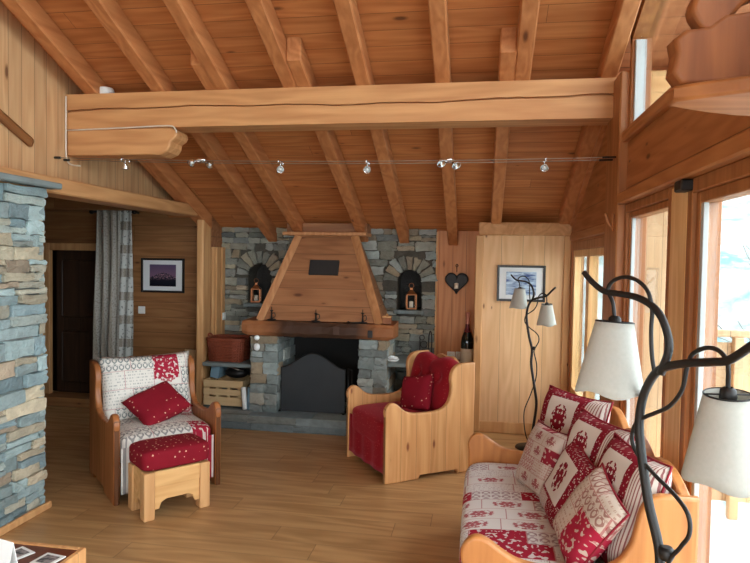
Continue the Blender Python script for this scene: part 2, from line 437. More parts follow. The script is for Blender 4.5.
M['chair_patch'] = patch_fabric('chair patchwork', .21, .135, .0, lin((104, 116, 118)), (0, 1), seed=3.4, base=lin((216, 212, 204)), redrect=(.55, .83, .60, .96))
M['chair_seat'] = patch_fabric('chair seat patchwork', .27, .15, .22, lin((120, 118, 120)), (0, 1), seed=9.2, base=lin((216, 212, 204)))
M['rattan'] = plain('reddish wicker', (138, 66, 42), .6, var=.55, scale=60)
M['copper'] = plain('copper lantern', (150, 92, 54), .35, .6, var=.2)
M['bottle'] = plain('dark green bottle glass', (16, 20, 16), .08, var=.1)
M['label_'] = plain('cream bottle label', (214, 206, 188), .7, var=.05)
M['foil'] = plain('wine red foil', (92, 30, 34), .35, .5, var=.15)
M['foil_pink'] = plain('pink gold foil', (196, 130, 110), .35, .5, var=.15)
M['candle'] = plain('white candle wax', (236, 228, 212), .5, var=.03)
M['cable'] = plain('white cable', (216, 204, 188), .5)
M['steel'] = plain('steel wire', (150, 140, 130), .35, .9)
M['alu'] = plain('pale sealing frame', (176, 180, 180), .4, var=.03)
def shade_mat():
    g = G('white lamp shade fabric'); co, _ = g.coord(); n = g.noise(co, 120, 2)
    c = g.mix(n, lin((196, 196, 188)), lin((210, 208, 202)))
    d = g.node('BsdfDiffuse'); g.put(d.inputs[0], c); t = g.node('BsdfTranslucent'); g.put(t.inputs[0], c)
    x = g.node('MixShader'); x.inputs[0].default_value = .28
    g.t.links.new(d.outputs[0], x.inputs[1]); g.t.links.new(t.outputs[0], x.inputs[2]); g.t.links.new(x.outputs[0], g.out.inputs[0]); return g.m
M['shade'] = shade_mat()
def glass_mat(name='window glass', ior=1.5):
    g = G(name); lw = g.node('LayerWeight', {'Blend': .5}).outputs['Facing']; f = g.add(.04, g.mul(.9, g.m_('POWER', lw, 4.0)))
    t = g.node('BsdfTransparent'); t.inputs[0].default_value = (.98, .99, .985, 1); s = g.node('BsdfGlossy'); s.inputs['Roughness'].default_value = 0.0
    x = g.node('MixShader'); g.put(x.inputs[0], f)
    g.t.links.new(t.outputs[0], x.inputs[1]); g.t.links.new(s.outputs[0], x.inputs[2]); g.t.links.new(x.outputs[0], g.out.inputs[0]); return g.m
M['glass'] = glass_mat()
def curtain_mat():
    g = G('patchwork curtain fabric'); co, s = g.coord(); x, z = s[0], s[2]
    fz = g.fract(g.m_('DIVIDE', z, .25)); row = g.floor(g.m_('DIVIDE', z, .25))
    cell = g.band(fz, .06, .70)
    ins = g.gt(x, -3.865)
    motif = g.gt(g.noise(g.vec(g.mul(x, 46), g.mul(z, 30), row), 1, 3), .60)
    pale, ink, taupe = lin((196, 198, 194)), lin((70, 72, 76)), lin((150, 142, 130))
    sq = g.mix(g.mul(motif, .7), pale, ink)
    st = g.gt(g.fract(g.mul(x, 22)), .5)
    tx = g.gt(g.noise(g.vec(g.mul(x, 160), g.mul(z, 60)), 1, 1), .56)
    base = g.mix(g.mul(tx, .4), g.mix(st, taupe, lin((172, 168, 160))), lin((84, 66, 62)))
    col = g.mix(g.mul(ins, cell), base, sq)
    return g.bsdf(col, .9, 0, .1)
M['curtain'] = curtain_mat()
def mountain_print():
    g = G('mountain photograph print'); _, s = g.coord('Generated'); x, y = s[0], s[2]
    n = g.noise(g.vec(g.mul(x, 5), 0.3), 1, 5, .6)
    peak = g.sub(.66, g.mul(g.m_('ABSOLUTE', g.sub(x, .52)), .45))
    sky = g.gt(y, g.add(peak, g.mul(g.sub(n, .5), .35)))
    rock = g.mix(g.ramp(g.noise(g.vec(g.mul(x, 14), g.mul(y, 18)), 1, 4), .48, .6), lin((40, 38, 58)), lin((170, 130, 140)))
    rock = g.mix(g.ramp(y, .42, .28), rock, lin((22, 24, 36)))
    return g.bsdf(g.mix(sky, rock, g.mix(y, lin((150, 110, 130)), lin((86, 74, 104)))), .3)
def blue_print():
    g = G('blue seascape print'); _, s = g.coord('Generated'); x, y = s[0], s[2]
    n = g.noise(g.vec(g.mul(x, 2.2), g.mul(y, 9)), 1, 5, .65, .8)
    c = g.mix(g.ramp(n, .35, .62), lin((40, 70, 130)), lin((190, 212, 232)))
    c = g.mix(g.gt(n, .66), c, lin((28, 34, 60)))
    return g.bsdf(c, .3)
M['print1'], M['print2'] = mountain_print(), blue_print()
def coaster_print():
    g = G('dark photo coaster'); _, s = g.coord('Generated'); co, _ = g.coord()
    inn = g.rect(s[0], s[1], .16, .84, .16, .84)
    n = g.ramp(g.noise(co, 45, 3), .4, .6)
    return g.bsdf(g.mix(inn, lin((228, 228, 226)), g.mix(n, lin((34, 34, 42)), lin((150, 140, 140)))), .4)
M['coaster'] = coaster_print()
def mountain_mat():
    g = G('snowy forested mountain'); co, s = g.coord()
    n = g.noise(co, .07, 6, .65); n2 = g.noise(co, .35, 5, .7)
    c = g.mix(g.ramp(n, .42, .6), lin((176, 190, 190)), lin((104, 136, 138)))
    c = g.mix(g.ramp(n2, .5, .62), c, lin((160, 178, 178)))
    return g.bsdf(c, .9, 0, .1)
M['mountain'] = mountain_mat()
M['bark'] = plain('bare bark', (120, 110, 104), .9)

# ================================================================== stone laying
LEFT_PAL = [(146, 164, 166), (156, 172, 172), (134, 154, 158), (162, 172, 166), (172, 168, 152), (178, 168, 146), (184, 172, 148), (126, 144, 148), (160, 178, 178), (162, 146, 126), (148, 166, 166)]
FIRE_PAL = [(132, 132, 120), (142, 140, 126), (118, 120, 112), (150, 142, 122), (158, 144, 120), (134, 136, 130), (146, 134, 116), (112, 116, 114), (148, 150, 140)]
GREY_PAL = [(148, 156, 152), (136, 146, 144), (160, 164, 158), (124, 132, 130), (158, 154, 142), (152, 160, 158), (160, 144, 120)]
def stone(mb, quad, map_, d, color, rng):
    """one rough stone: jittered outline, chamfered face; map_(u, v, depth) -> point"""
    if mb.col is None: mb.col = mb.bm.loops.layers.float_color.new('Col')
    (a0, b0), (a1, b1), (a2, b2), (a3, b3) = quad
    cu, cv = (a0 + a1 + a2 + a3) / 4, (b0 + b1 + b2 + b3) / 4
    P = []
    for i in range(4):
        p, q = quad[i], quad[(i + 1) % 4]
        L = math.hypot(q[0] - p[0], q[1] - p[1]); k = min(.3, rng.uniform(.003, .012) / max(L, 1e-3))
        for t in (k, rng.uniform(.25, .4), rng.uniform(.6, .75), 1 - k):
            P.append((p[0] + (q[0] - p[0]) * t + rng.uniform(-.007, .007), p[1] + (q[1] - p[1]) * t + rng.uniform(-.007, .007)))
    n = len(P); out = []
    def ring(shrink, dep, jit):
        r = []
        for (u, v) in P:
            du, dv = u - cu, v - cv; L = math.hypot(du, dv) or 1
            r.append(mb.bm.verts.new(map_(u - du / L * shrink, v - dv / L * shrink, dep + rng.uniform(-jit, jit))))
        return r
    r0, r1, r2 = ring(0, -.03, 0), ring(0, d - .005, .002), ring(.005, d, .005)
    fs = []
    for A, B in ((r0, r1), (r1, r2)):
        for i in range(n): fs.append(mb.bm.faces.new([A[i], A[(i + 1) % n], B[(i + 1) % n], B[i]]))
    c = mb.bm.verts.new(map_(cu, cv, d + rng.uniform(-.002, .008)))
    for i in range(n): fs.append(mb.bm.faces.new([r2[i], r2[(i + 1) % n], c]))
    cl = (*lin(color), 1)
    for f in fs:
        for l in f.loops: l[mb.col] = cl
def lay(mb, u0, u1, v0, v1, map_, pal, rng, rh=(.06, .12), ln=(.14, .36), d=(.015, .04), excl=None, joint=.0015):
    v = v0
    while v < v1 - .005:
        h = rng.uniform(*rh)
        if v + h > v1 - rh[0] * .6: h = v1 - v
        spans = [(u0, u1)]
        if excl:
            e = excl(v, v + h)
            if e: spans = [(u0, e[0]), (e[1], u1)]
        for s0, s1 in spans:
            u = s0
            if s1 - s0 < .02: continue
            while u < s1 - .004:
                L = rng.uniform(*ln)
                if u + L > s1 - ln[0] * .7: L = s1 - u
                parts = [(v, v + h)]
                if h > rh[0] * 1.5 and rng.random() < .25: k = rng.uniform(.4, .6); parts = [(v, v + h * k), (v + h * k, v + h)]
                for (p, q) in parts:
                    j = joint; sl = rng.uniform(-.006, .006)
                    c = rng.choice(pal); m = rng.uniform(.86, 1.12); c = tuple(min(255, x * m) for x in c)
                    stone(mb, [(u + j, p + j), (u + L - j, p + j + sl * .5), (u + L - j + sl, q - j), (u + j - sl, q - j)], map_, rng.uniform(*d), c, rng)
                u += L
        v += h
def cbox(mb, x0, x1, y0, y1, z0, z1, color=(62, 60, 56)):
    """plain mortar backing inside a stone mesh"""
    if mb.col is None: mb.col = mb.bm.loops.layers.float_color.new('Col')
    before = set(mb.bm.faces); mb.box(x0, x1, y0, y1, z0, z1)
    for f in set(mb.bm.faces) - before:
        for l in f.loops: l[mb.col] = (*lin(color), 1)

# ================================================================== the setting
SL = math.tan(R(23.09))
def zr(y): return 2.816 - SL * (y - 4.1)           # underside of the rafters
BO = .15                                            # boards lie this far above the rafter underside
YB, YF = -2.6, 6.45
struct(MB().box(-6.2, .92, YB - .1, 7.0, -.08, 0).build('floor', M['floor']))
mb = MB(); mb.prism([(YB - .2, zr(YB - .2) + BO), (7.0, zr(7.0) + BO), (7.0, zr(7.0) + BO + .06), (YB - .2, zr(YB - .2) + BO + .06)], 'YZ', -3.3, .86)
struct(mb.build('ceiling', M['roof']))
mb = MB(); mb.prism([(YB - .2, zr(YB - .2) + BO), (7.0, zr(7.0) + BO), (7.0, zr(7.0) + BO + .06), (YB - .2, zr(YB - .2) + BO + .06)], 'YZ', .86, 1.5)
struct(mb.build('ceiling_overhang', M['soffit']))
trim_n = [0]
def trim(mb, mat, name=None):
    trim_n[0] += 1; return struct(mb.build(name or 'trim_%d' % trim_n[0], mat))
def rafter(xc, y0, y1, wd=.10):
    mb = MB(); h = BO - .002
    pts = [(y0, zr(y0)), (y1, zr(y1)), (y1, zr(y1) + h), (y0, zr(y0) + h)]
    mb.prism(pts, 'YZ', xc - wd / 2, xc + wd / 2, .008); trim(mb, M['rafter'])
for xc in (-2.80, -2.28, -1.80, -1.31, -.80, -.27, .24, .77): rafter(xc, YB, 4.31)
for xc, y1 in ((-2.22, YF), (-1.87, YF - .12), (-1.21, YF), (-.785, YF), (-.28, YF), (.14, 6.06), (.77, 6.06)): rafter(xc, 3.86 if xc not in (-.785, -.28, -2.22, .77) else 4.32, y1)
mb = MB(); mb.prism([(4.32, zr(4.32) - .02), (6.1, zr(6.1) - .02), (6.1, zr(6.1) + .13), (4.32, zr(4.32) + .13)], 'YZ', -2.90, -2.772, .006)
trim(mb, M['rafter'])
# the purlin, with its long drying crack modelled as a thin open groove between two bevelled halves
rng = random.Random(5)
mb = MB(); n = 60; zc = 2.70
top, bot = [], []
for i in range(n + 1):
    x = -3.0 + 3.86 * i / n
    z = zc + .008 * math.sin(x * 2.3) + .004 * math.sin(x * 9.1 + 1) + rng.uniform(-.002, .002)
    gpw = .0035 + .0045 * max(0, math.sin(x * 1.7 + .6)) + .002 * rng.random()
    top.append((x, z + gpw)); bot.append((x, z - gpw))
mb.prism([(-3.0, 2.816)] + top + [(.86, 2.816)], 'XZ', 4.1, 4.135)
mb.prism([(-3.0, 2.566)] + bot + [(.86, 2.566)], 'XZ', 4.1, 4.135)
mb.box(-3.0, .86, 4.135, 4.31, 2.566, 2.816)
struct(mb.build('trim_purlin', M['beam']))
# bracket under the purlin at the plank wall, carved end
prof = [(-3.0, 2.566), (-2.19, 2.566), (-2.145, 2.545), (-2.135, 2.515), (-2.15, 2.49), (-2.185, 2.465), (-2.19, 2.43), (-2.215, 2.395), (-2.27, 2.372), (-2.35, 2.376), (-2.6, 2.372), (-3.0, 2.372)]
trim(MB().prism(prof, 'XZ', 4.105, 4.29, .012, seg=2), M['beam'])

# ---- plank wall over the stone, lintel, posts, on the dark side of the room
mb = MB(); mb.prism([(YB, 2.1), (6.06, 2.1), (6.06, zr(6.06) + BO), (YB, zr(YB) + BO)], 'YZ', -3.1, -3.0); struct(mb.build('wall_left', M['pale_v']))
trim(MB().box(-3.02, -2.785, 3.0, 5.80, 2.055, 2.165, .01), M['pale_beam'])
trim(MB().box(-3.02, -2.80, YB, 3.0, 2.125, 2.20, .01), M['pale_beam'])
trim(MB().box(-2.85, -2.775, 5.90, 6.10, 0, 2.05, .012), M['post'])
struct(MB().box(-2.86, -2.80, 6.10, 6.5, 0, 2.12).build('wall_jog', M['hood']))
trim(MB().box(-2.80, -2.765, 6.14, 6.42, .62, 1.76, .006).box(-2.766, -2.75, 6.18, 6.27, .62, 1.76, .004).box(-2.766, -2.75, 6.32, 6.40, .62, 1.76, .004), M['post'])
# stone wall beside the viewer: face along the room, end towards the hall
rng = random.Random(11); mb = MB()
cbox(mb, -3.14, -2.785, -.6, 3.555, 0, 2.07, (112, 116, 114))
lay(mb, .3, 3.575, .0, 2.07, lambda u, v, d: (-2.79 + d, u, v), LEFT_PAL, rng, (.045, .12), (.12, .34), (.008, .045))
lay(mb, -3.14, -2.765, .0, 2.07, lambda u, v, d: (u, 3.55 + d, v), LEFT_PAL, rng, (.045, .12), (.12, .28), (.005, .03))
struct(mb.build('wall_left_stone', M['stone']))
mb = MB(); mb.box(-3.14, -2.70, -.6, 3.66, 2.075, 2.115, .008); trim(mb, M['slate'])
struct(MB().box(-2.745, -2.72, .3, 3.58, 0, .045, .006).build('baseboard_left', M['post']))
struct(MB().box(-3.14, -2.9, YB, -.6, 0, 2.1).build('wall_left_near', M['pale_v']))
# ---- hall beyond the stone wall
mb = MB(); mb.box(-6.2, -4.80, 6.2, 6.32, 0, 2.32).box(-4.80, -4.02, 6.2, 6.32, 1.70, 2.32).box(-4.02, -2.93, 6.2, 6.32, 0, 2.32)
struct(mb.build('wall_hall', M['hall_h']))
struct(MB().box(-6.2, -2.9, 6.7, 6.8, 0, 2.32).build('wall_hall_beyond', M['dark_wood']))
struct(MB().box(-6.2, -3.03, 2.6, 6.9, 2.26, 2.32).build('ceiling_hall', M['hall_h']))
struct(MB().box(-6.28, -6.2, 2.6, 7.2, 0, 2.32).build('wall_hall_end', M['hall_h']))
struct(MB().box(-6.2, -3.14, 2.5, 2.6, 0, 2.32).build('wall_hall_near', M['hall_h']))
trim(MB().box(-4.80, -4.70, 6.14, 6.2, 0, 1.78, .006).box(-4.70, -4.0, 6.14, 6.2, 1.70, 1.78, .006).box(-4.0, -3.93, 6.14, 6.2, 0, 1.78, .006), M['post'])
d = struct(MB().box(-4.70, -4.02, 6.26, 6.31, .10, 1.70, .004).build('door_1', M['dark_wood']))
MB().box(-4.62, -4.10, 6.235, 6.26, .22, .80, .02).box(-4.62, -4.10, 6.235, 6.26, .95, 1.6, .02).build('door_panel', M['dark_wood'], d)
struct(MB().box(-4.9, -4.0, 6.0, 6.26, 0, .10, .008).build('trim_step', M['hall_h']))
trim(MB().box(-6.2, -3.03, 5.94, 6.2, 2.13, 2.26, .008), M['hall_h'])

# ---- fireplace wall: stacked stone with two arched niches
RX = (-.723, .128, 1.135, 1.43); LX = (-2.362, .133, 1.16, 1.46)   # centre, half width, sill, spring height
def niche_excl(cx, hw, z0, zs, ro):
    def f(a, b):
        if b <= z0 - .05: return None
        m = max(min(zs, b), a) if a < zs else a
        if a < zs: w_ = hw if b <= zs - .02 else ro
        else:
            if a > zs + ro: return None
            w_ = math.sqrt(max(0, ro * ro - (a - zs) ** 2))
        return (cx - w_ - .004, cx + w_ + .004) if w_ > .01 else None
    return f
def niche_wall(u0, u1, nx, seed, pal):
    cx, hw, z0, zs = nx; rng = random.Random(seed); mb = MB(); zt = 1.98; yf = YF - .02; yb = YF + .30
    ro = hw + .15
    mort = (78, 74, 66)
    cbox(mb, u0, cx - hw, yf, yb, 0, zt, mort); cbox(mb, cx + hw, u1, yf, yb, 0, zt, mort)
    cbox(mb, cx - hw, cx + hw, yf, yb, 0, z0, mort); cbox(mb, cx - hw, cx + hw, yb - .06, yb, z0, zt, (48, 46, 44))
    before = set(mb.bm.faces)
    arc = [(cx + hw * math.cos(math.pi * i / 16), zs + hw * math.sin(math.pi * i / 16)) for i in range(17)]
    for i in range(16):
        p, q = arc[i], arc[i + 1]
        mb.prism([p, (p[0], zt), (q[0], zt), q], 'XZ', yf, yb - .06)
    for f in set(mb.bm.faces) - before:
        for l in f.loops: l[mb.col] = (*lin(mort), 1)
    mp = lambda u, v, d: (u, yf - d, v)
    lay(mb, u0, u1, .0, zt, mp, pal, rng, (.04, .105), (.09, .27), (.008, .042), niche_excl(cx, hw, z0, zs, ro))
    k = 9
    for i in range(k):
        a0, a1 = math.pi * i / k + .03, math.pi * (i + 1) / k - .03; r1 = ro + rng.uniform(-.02, .015)
        P = lambda a, r: (cx + r * math.cos(a), zs + r * math.sin(a))
        stone(mb, [P(a0, hw), P(a1, hw), P(a1, r1), P(a0, r1)], mp, rng.uniform(.02, .035), rng.choice(pal), rng)
    # slate sill
    before = set(mb.bm.faces); mb.box(cx - hw - .03, cx + hw + .03, yf - .07, yb - .06, z0 - .04, z0, .006)
    for f in set(mb.bm.faces) - before:
        for l in f.loops: l[mb.col] = (*lin((120, 132, 134)), 1)
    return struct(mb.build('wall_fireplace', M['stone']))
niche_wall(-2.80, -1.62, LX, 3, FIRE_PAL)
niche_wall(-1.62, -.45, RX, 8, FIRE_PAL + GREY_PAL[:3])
struct(MB().box(-.45, .02, YF, YF + .08, 0, 2.0).build('wall_alcove', M['amber_v']))
trim(MB().box(-.452, -.437, YF - .03, YF, .6, 1.95, .002), M['post'])
# ---- pale boxed-in closet front beside the windows
struct(MB().box(-.01, .84, 6.05, 6.5, 0, 1.94).build('wall_closet', M['pale_vx']))
trim(MB().box(-.045, .03, 6.02, 6.30, 0, 1.905, .008), M['post'])
trim(MB().box(-.02, .84, 5.985, 6.5, 1.905, 2.03, .01), M['pale_beam'])
struct(MB().box(.03, .82, 6.03, 6.05, 0, .11, .006).build('baseboard_closet', M['post']))
trim(MB().box(.775, .84, 6.025, 6.05, .11, 1.905, .006), M['post'])
# ---- rear of the room behind the viewer: gable wall with tall glazing
mb = MB(); mb.box(-3.3, -2.7, YB - .1, YB, 0, 5.9).box(.70, .95, YB - .1, YB, 0, 5.9).box(-2.7, .70, YB - .1, YB, 2.3, 5.9).box(-2.7, .7, YB - .1, YB, 0, .1)
struct(mb.build('wall_rear_gable', M['pale_vx']))

# ================================================================== window wall (x = .85 .. .97)
XW = .85
def pane(x, y0, y1, z0, z1, parent, slope=False):
    mb = MB()
    if slope: mb.prism([(y0, z0), (y1, z0), (y1, zr(y1) + BO - .05), (y0, zr(y0) + BO - .05)], 'YZ', x, x + .006)
    else: mb.box(x, x + .006, y0, y1, z0, z1)
    return mb.build('pane', M['glass'], parent)
def frame_bars(y0, y1, z0, z1, b, x0, x1, mat, name, parent=None):
    mb = MB()
    mb.box(x0, x1, y0, y0 + b, z0, z1, .004).box(x0, x1, y1 - b, y1, z0, z1, .004)
    mb.box(x0, x1, y0 + b, y1 - b, z0, z0 + b, .004).box(x0, x1, y0 + b, y1 - b, z1 - b, z1, .004)
    return mb.build(name, mat, parent)
# posts
def post_y(y0, y1, x0, x1, z1, mat): trim(MB().box(x0, x1, y0, y1, 0, z1, .008), mat)
post_y(3.90, 4.27, .80, .97, 2.80, M['win'])
post_y(2.76, 2.99, .845, .97, 2.00, M['win_pale'])
# long rails and the boarded band between them
trim(MB().box(.80, .99, YB, 3.91, 2.005, 2.075, .008), M['win_y'])
struct(MB().box(.85, .95, YB, 3.91, 2.07, 2.38).build('wall_right_band', M['panel_y']))
trim(MB().box(.815, .99, YB, 3.91, 2.375, 2.44, .008), M['win_y'])
# far section beyond the post
struct(MB().prism([(4.26, 1.83), (6.1, 1.83), (6.1, zr(6.1) + BO), (4.26, zr(4.26) + BO)], 'YZ', .85, .95).build('wall_right_far', M['panel_y']))
trim(MB().box(.825, .97, 4.27, 6.06, 1.86, 1.93, .006), M['win_y'])
struct(MB().box(.85, .95, 4.26, 6.1, 0, .40).build('wall_right_far_low', M['panel_y']))
f1 = struct(frame_bars(4.30, 6.04, .38, 1.84, .07, .84, .95, M['win'], 'window_1'))
frame_bars(4.37, 5.20, .45, 1.77, .06, .855, .93, M['win_pale'], 'window_sash', f1); frame_bars(5.20, 5.97, .45, 1.77, .06, .855, .93, M['win_pale'], 'window_sash', f1)
pane(.885, 4.43, 5.14, .51, 1.71, f1); pane(.885, 5.26, 5.91, .51, 1.71, f1)
# second window: tall fixed light beside the post
f2 = struct(frame_bars(2.985, 3.905, .02, 2.005, .05, .845, .96, M['win'], 'window_2'))
frame_bars(3.03, 3.86, .07, 1.955, .035, .86, .93, M['win'], 'glazing_bead', f2); MB().box(.867, .887, 3.805, 3.826, .10, 1.92, .002).build('seal', M['alu'], f2)
pane(.89, 3.06, 3.83, .1, 1.925, f2)
# glazed balcony doors towards the viewer
f3 = struct(frame_bars(.55, 2.765, .02, 2.005, .06, .845, .96, M['win'], 'door_2'))
frame_bars(.61, 2.70, .07, 1.945, .045, .86, .93, M['win'], 'glazing_bead', f3); MB().box(.864, .884, 2.625, 2.656, .11, 1.90, .002).build('seal', M['alu'], f3)
pane(.89, .66, 2.65, .12, 1.90, f3)
MB().box(.80, .86, 2.70, 2.80, 1.955, 2.0, .006).build('door_hinge', M['iron'], f3)
f4 = struct(frame_bars(-2.5, .55, .02, 2.005, .06, .845, .96, M['win'], 'door_3')); pane(.89, -2.44, .49, .08, 1.94, f4)
# transom that follows the roof
f5 = thing('window_3', '', ''); del f5['label']; del f5['category']; struct(f5)
mb = MB(); y1 = 3.91
mb.box(.85, .96, y1 - .05, y1, 2.44, zr(y1) + .1, .003).box(.85, .96, YB, y1 - .05, 2.44, 2.475, .003)
mb.prism([(YB, zr(YB) + .05), (y1, zr(y1) + .05), (y1, zr(y1) + BO), (YB, zr(YB) + BO)], 'YZ', .85, .96)
for yy in (1.6, -.5): mb.box(.85, .96, yy, yy + .08, 2.475, zr(yy) + .03)
mb.build('window_frame', M['win'], f5)
mb = MB(); mb.box(.865, .925, y1 - .075, y1 - .05, 2.475, zr(y1) + .06, .003); mb.build('glazing_bead', M['alu'], f5)
pane(.89, YB + .05, y1 - .07, 2.475, 0, f5, True)
# strip of wall above the far rail, under the last rafter
trim(MB().prism([(4.2, zr(4.2) - .015), (6.05, zr(6.05) - .015), (6.05, zr(6.05) + .1), (4.2, zr(4.2) + .1)], 'YZ', .815, .87, .005), M['rafter'])

# ================================================================== outside
struct(MB().box(.97, 2.5, -3.2, 4.42, -.10, -.03).build('floor_balcony', M['deck']))
struct(MB().box(.97, 1.34, 4.40, 4.46, -.03, 2.82).build('wall_balcony_screen', M['ext']))
trim(MB().box(.86, 1.5, 4.12, 4.33, 2.50, 2.86, .01), M['ext_y'])
rl = thing('balcony_railing', 'pale wooden balcony railing with plank infill outside the glazed door', 'railing', (1.34, 4.43, -.03))
MB().box(0, 1.16, -.03, .05, 1.21, 1.255, .006).build('handrail', M['ext'], rl)
for x in (.32, .72, 1.10): MB().box(x, x + .06, -.05, .01, 0, 1.21, .005).build('railing_post', M['ext'], rl)
MB().box(0, 1.16, .012, .035, .1, 1.17, .003).build('railing_boards', M['ext'], rl)
# mountain across the valley
mb = MB(); rng = random.Random(4); N = 44
from mathutils import noise as mn
def hill(u, v):
    x = -60 + 330 * u; y = 70 + 190 * v
    h = -34 + 70 * v ** .8 + 14 * (u - .35) + 9 * mn.fractal(Vector((x * .012, y * .012, 1.3)), 1.0, 2.0, 5)
    return (x, y, h)
mb.grid(hill, N, N); struct(mb.build('hill', M['mountain']))
struct(MB().box(-200, 300, -200, 400, -36, -35).build('ground', M['mountain']))
# bare tree beyond the balcony
rng = random.Random(21); mb = MB(); trunk = MB()
def branch(p, dvec, r, L, k):
    q = p + dvec * L; mid = (p + q) / 2 + Vector((rng.uniform(-1, 1), rng.uniform(-1, 1), rng.uniform(-.4, .4))) * L * .08
    (trunk if k > 3 else mb).tube(catmull([p, mid, q], 4), r, 5, caps=False)
    if k <= 0: return
    for _ in range(3):
        a = (dvec + Vector((rng.uniform(-1, 1), rng.uniform(-1, 1), rng.uniform(-.5, .7))) * .75).normalized()
        branch(p + (q - p) * rng.uniform(.6, 1), a, r * .6, L * rng.uniform(.62, .8), k - 1)
tr = thing('bare_tree', 'leafless tree with thin branches seen through the glazed door', 'tree', (8.2, 15.0, -6.0))
branch(Vector((0, 0, 0)), Vector((0, 0, 1)), .11, 4.2, 4)
trunk.build('trunk', M['bark'], tr); mb.build('branches', M['bark'], tr)

# ================================================================== fireplace
fp = thing('fireplace', 'open fireplace with rough stone pillars, wooden mantel beam and tapered board hood', 'fireplace', (0, 0, 0))
rng = random.Random(17)
mb = MB(); cbox(mb, -2.76, -.60, 5.60, 6.42, 0, .125, (96, 100, 98))
lay(mb, -2.76, -.60, 0, .138, lambda u, v, d: (u, 5.615 - d, v), [(124, 134, 134), (110, 120, 122), (134, 138, 132)], rng, (.06, .08), (.3, .7), (.01, .03))
lay(mb, -2.76, -.60, 5.60, 6.41, lambda u, v, d: (u, v, .122 + d * .5), [(124, 134, 134), (112, 122, 124), (134, 140, 136)], rng, (.2, .34), (.35, .7), (.03, .04))
mb.build('hearth', M['hearth'], fp)
def pillar(x0, x1, seed):
    rng = random.Random(seed); mb = MB()
    cbox(mb, x0 + .02, x1 - .02, 5.77, 6.41, .13, .89, (104, 102, 96))
    lay(mb, x0, x1, .142, .888, lambda u, v, d: (u, 5.775 - d, v), GREY_PAL, rng, (.07, .12), (.12, .2), (.015, .035))
    for sx, xx in ((-1, x0), (1, x1)):
        lay(mb, 5.77, 6.4, .142, .888, lambda u, v, d: (xx - sx * .015 + sx * d, u, v), GREY_PAL, rng, (.07, .12), (.14, .25), (.005, .02))
    mb.build('pillar', M['stone'], fp)
pillar(-2.205, -1.93, 31); pillar(-1.125, -.85, 37)
mb = MB(); mb.box(-1.95, -1.11, 6.34, 6.40, .13, .9).box(-1.95, -1.11, 5.95, 6.36, .86, .9); mb.build('firebox', M['soot'], fp)
# mantel: hewn beam with a wavy face, darkened by smoke
def mantel_mat():
    g = G('smoke darkened mantel'); co, s = g.coord()
    n = g.noise(g.vec(g.mul(s[0], 1.5), g.mul(s[1], 22), g.mul(s[2], 22)), 1, 5)
    c = g.mix(n, lin((176, 116, 72)), lin((132, 78, 46)))
    st = g.mul(g.ramp(s[0], -2.08, -1.86), g.ramp(s[0], -.93, -1.15))
    st = g.mul(st, g.ramp(g.add(s[2], g.mul(g.noise(co, 9, 3), .05)), 1.10, 1.06))
    c = g.mix(g.mul(st, .88), c, lin((40, 28, 23)))
    return g.bsdf(c, .6, 0, .3, g.bump(n, .5, .006))
rng = random.Random(6); mb = MB()
N = 26; ring_ = []
for i in range(N + 1):
    x = -2.285 + 1.495 * i / N; e = .012 * (i in (0, N))
    j = lambda: rng.uniform(-.006, .006)
    ring_.append([mb.bm.verts.new(p) for p in ((x, 5.74 + j() + e, .895 + j() * .7 + e), (x, 5.715 + j() + e, .93 + j()), (x, 5.715 + j() + e, 1.005 + j()), (x, 5.735 + j() + e, 1.04 + j() * .5 - e * .5), (x, 6.1, 1.046), (x, 6.1, .893))])
for a, b in zip(ring_, ring_[1:]):
    for k in range(6): f = mb.bm.faces.new([a[k], a[(k + 1) % 6], b[(k + 1) % 6], b[k]])
mb.bm.faces.new(ring_[0]); mb.bm.faces.new(ring_[-1][::-1])
mt = mb.build('mantel', mantel_mat(), fp)
MB().box(-1.03, -.985, 5.705, 5.73, .915, .985, .004).build('mantel_block', M['iron'], mt)
# tapered hood
HB, HT = 5.80, 6.14
fb = [(-2.125, HB, 1.046), (-.930, HB, 1.046), (-1.262, HT, 1.90), (-1.845, HT, 1.90)]
mb = MB(); F = [mb.bm.verts.new(p) for p in fb]; B_ = [mb.bm.verts.new((p[0], 6.44, p[2])) for p in fb]
mb.bm.faces.new(F); mb.bm.faces.new(B_[::-1])
for i in range(4): mb.bm.faces.new([F[i], B_[i], B_[(i + 1) % 4], F[(i + 1) % 4]])
hd = mb.build('hood', M['hood'], fp)
def strip(p, q, wd, th, sgn):
    p, q = Vector(p), Vector(q); ax = (q - p).normalized(); nrm = Vector((0, -(1.90 - 1.046), -(HT - HB))).normalized(); sd = ax.cross(nrm).normalized()
    mb = MB(); T = Matrix((sd, ax, nrm)).transposed().to_4x4(); T.translation = p
    mb.box(-wd / 2, wd / 2, 0, (q - p).length, -.004, th, .004, M=T).box(-wd * .15, wd * .5, 0, (q - p).length, th, th + .014, .004, M=T)
    return mb.build('corner_strip', M['hood_strip'], hd)
strip((-2.125, HB - .005, 1.048), (-1.835, HT - .005, 1.90), .075, .02, 1)
strip((-.935, HB - .005, 1.048), (-1.255, HT - .005, 1.90), .085, .02, -1)
MB().box(-2.0, -1.13, HT - .06, 6.44, 1.89, 1.925, .006).build('hood_top_board', M['hood_strip'], hd)
MB().box(-1.99, -1.14, HT + .06, 6.44, 1.925, 2.02, .003).build('hood_collar', M['hood'], hd)
sl = Matrix.Translation((-1.535, HB + (1.566 - 1.046) / (1.90 - 1.046) * (HT - HB) - .012, 1.566)) @ Matrix.Rotation(-math.atan2(HT - HB, 1.90 - 1.046), 4, 'X')
MB().box(-.150, .150, -.01, .012, -.079, .079, .003, M=sl).build('plaque', M['black_plate'], hd)
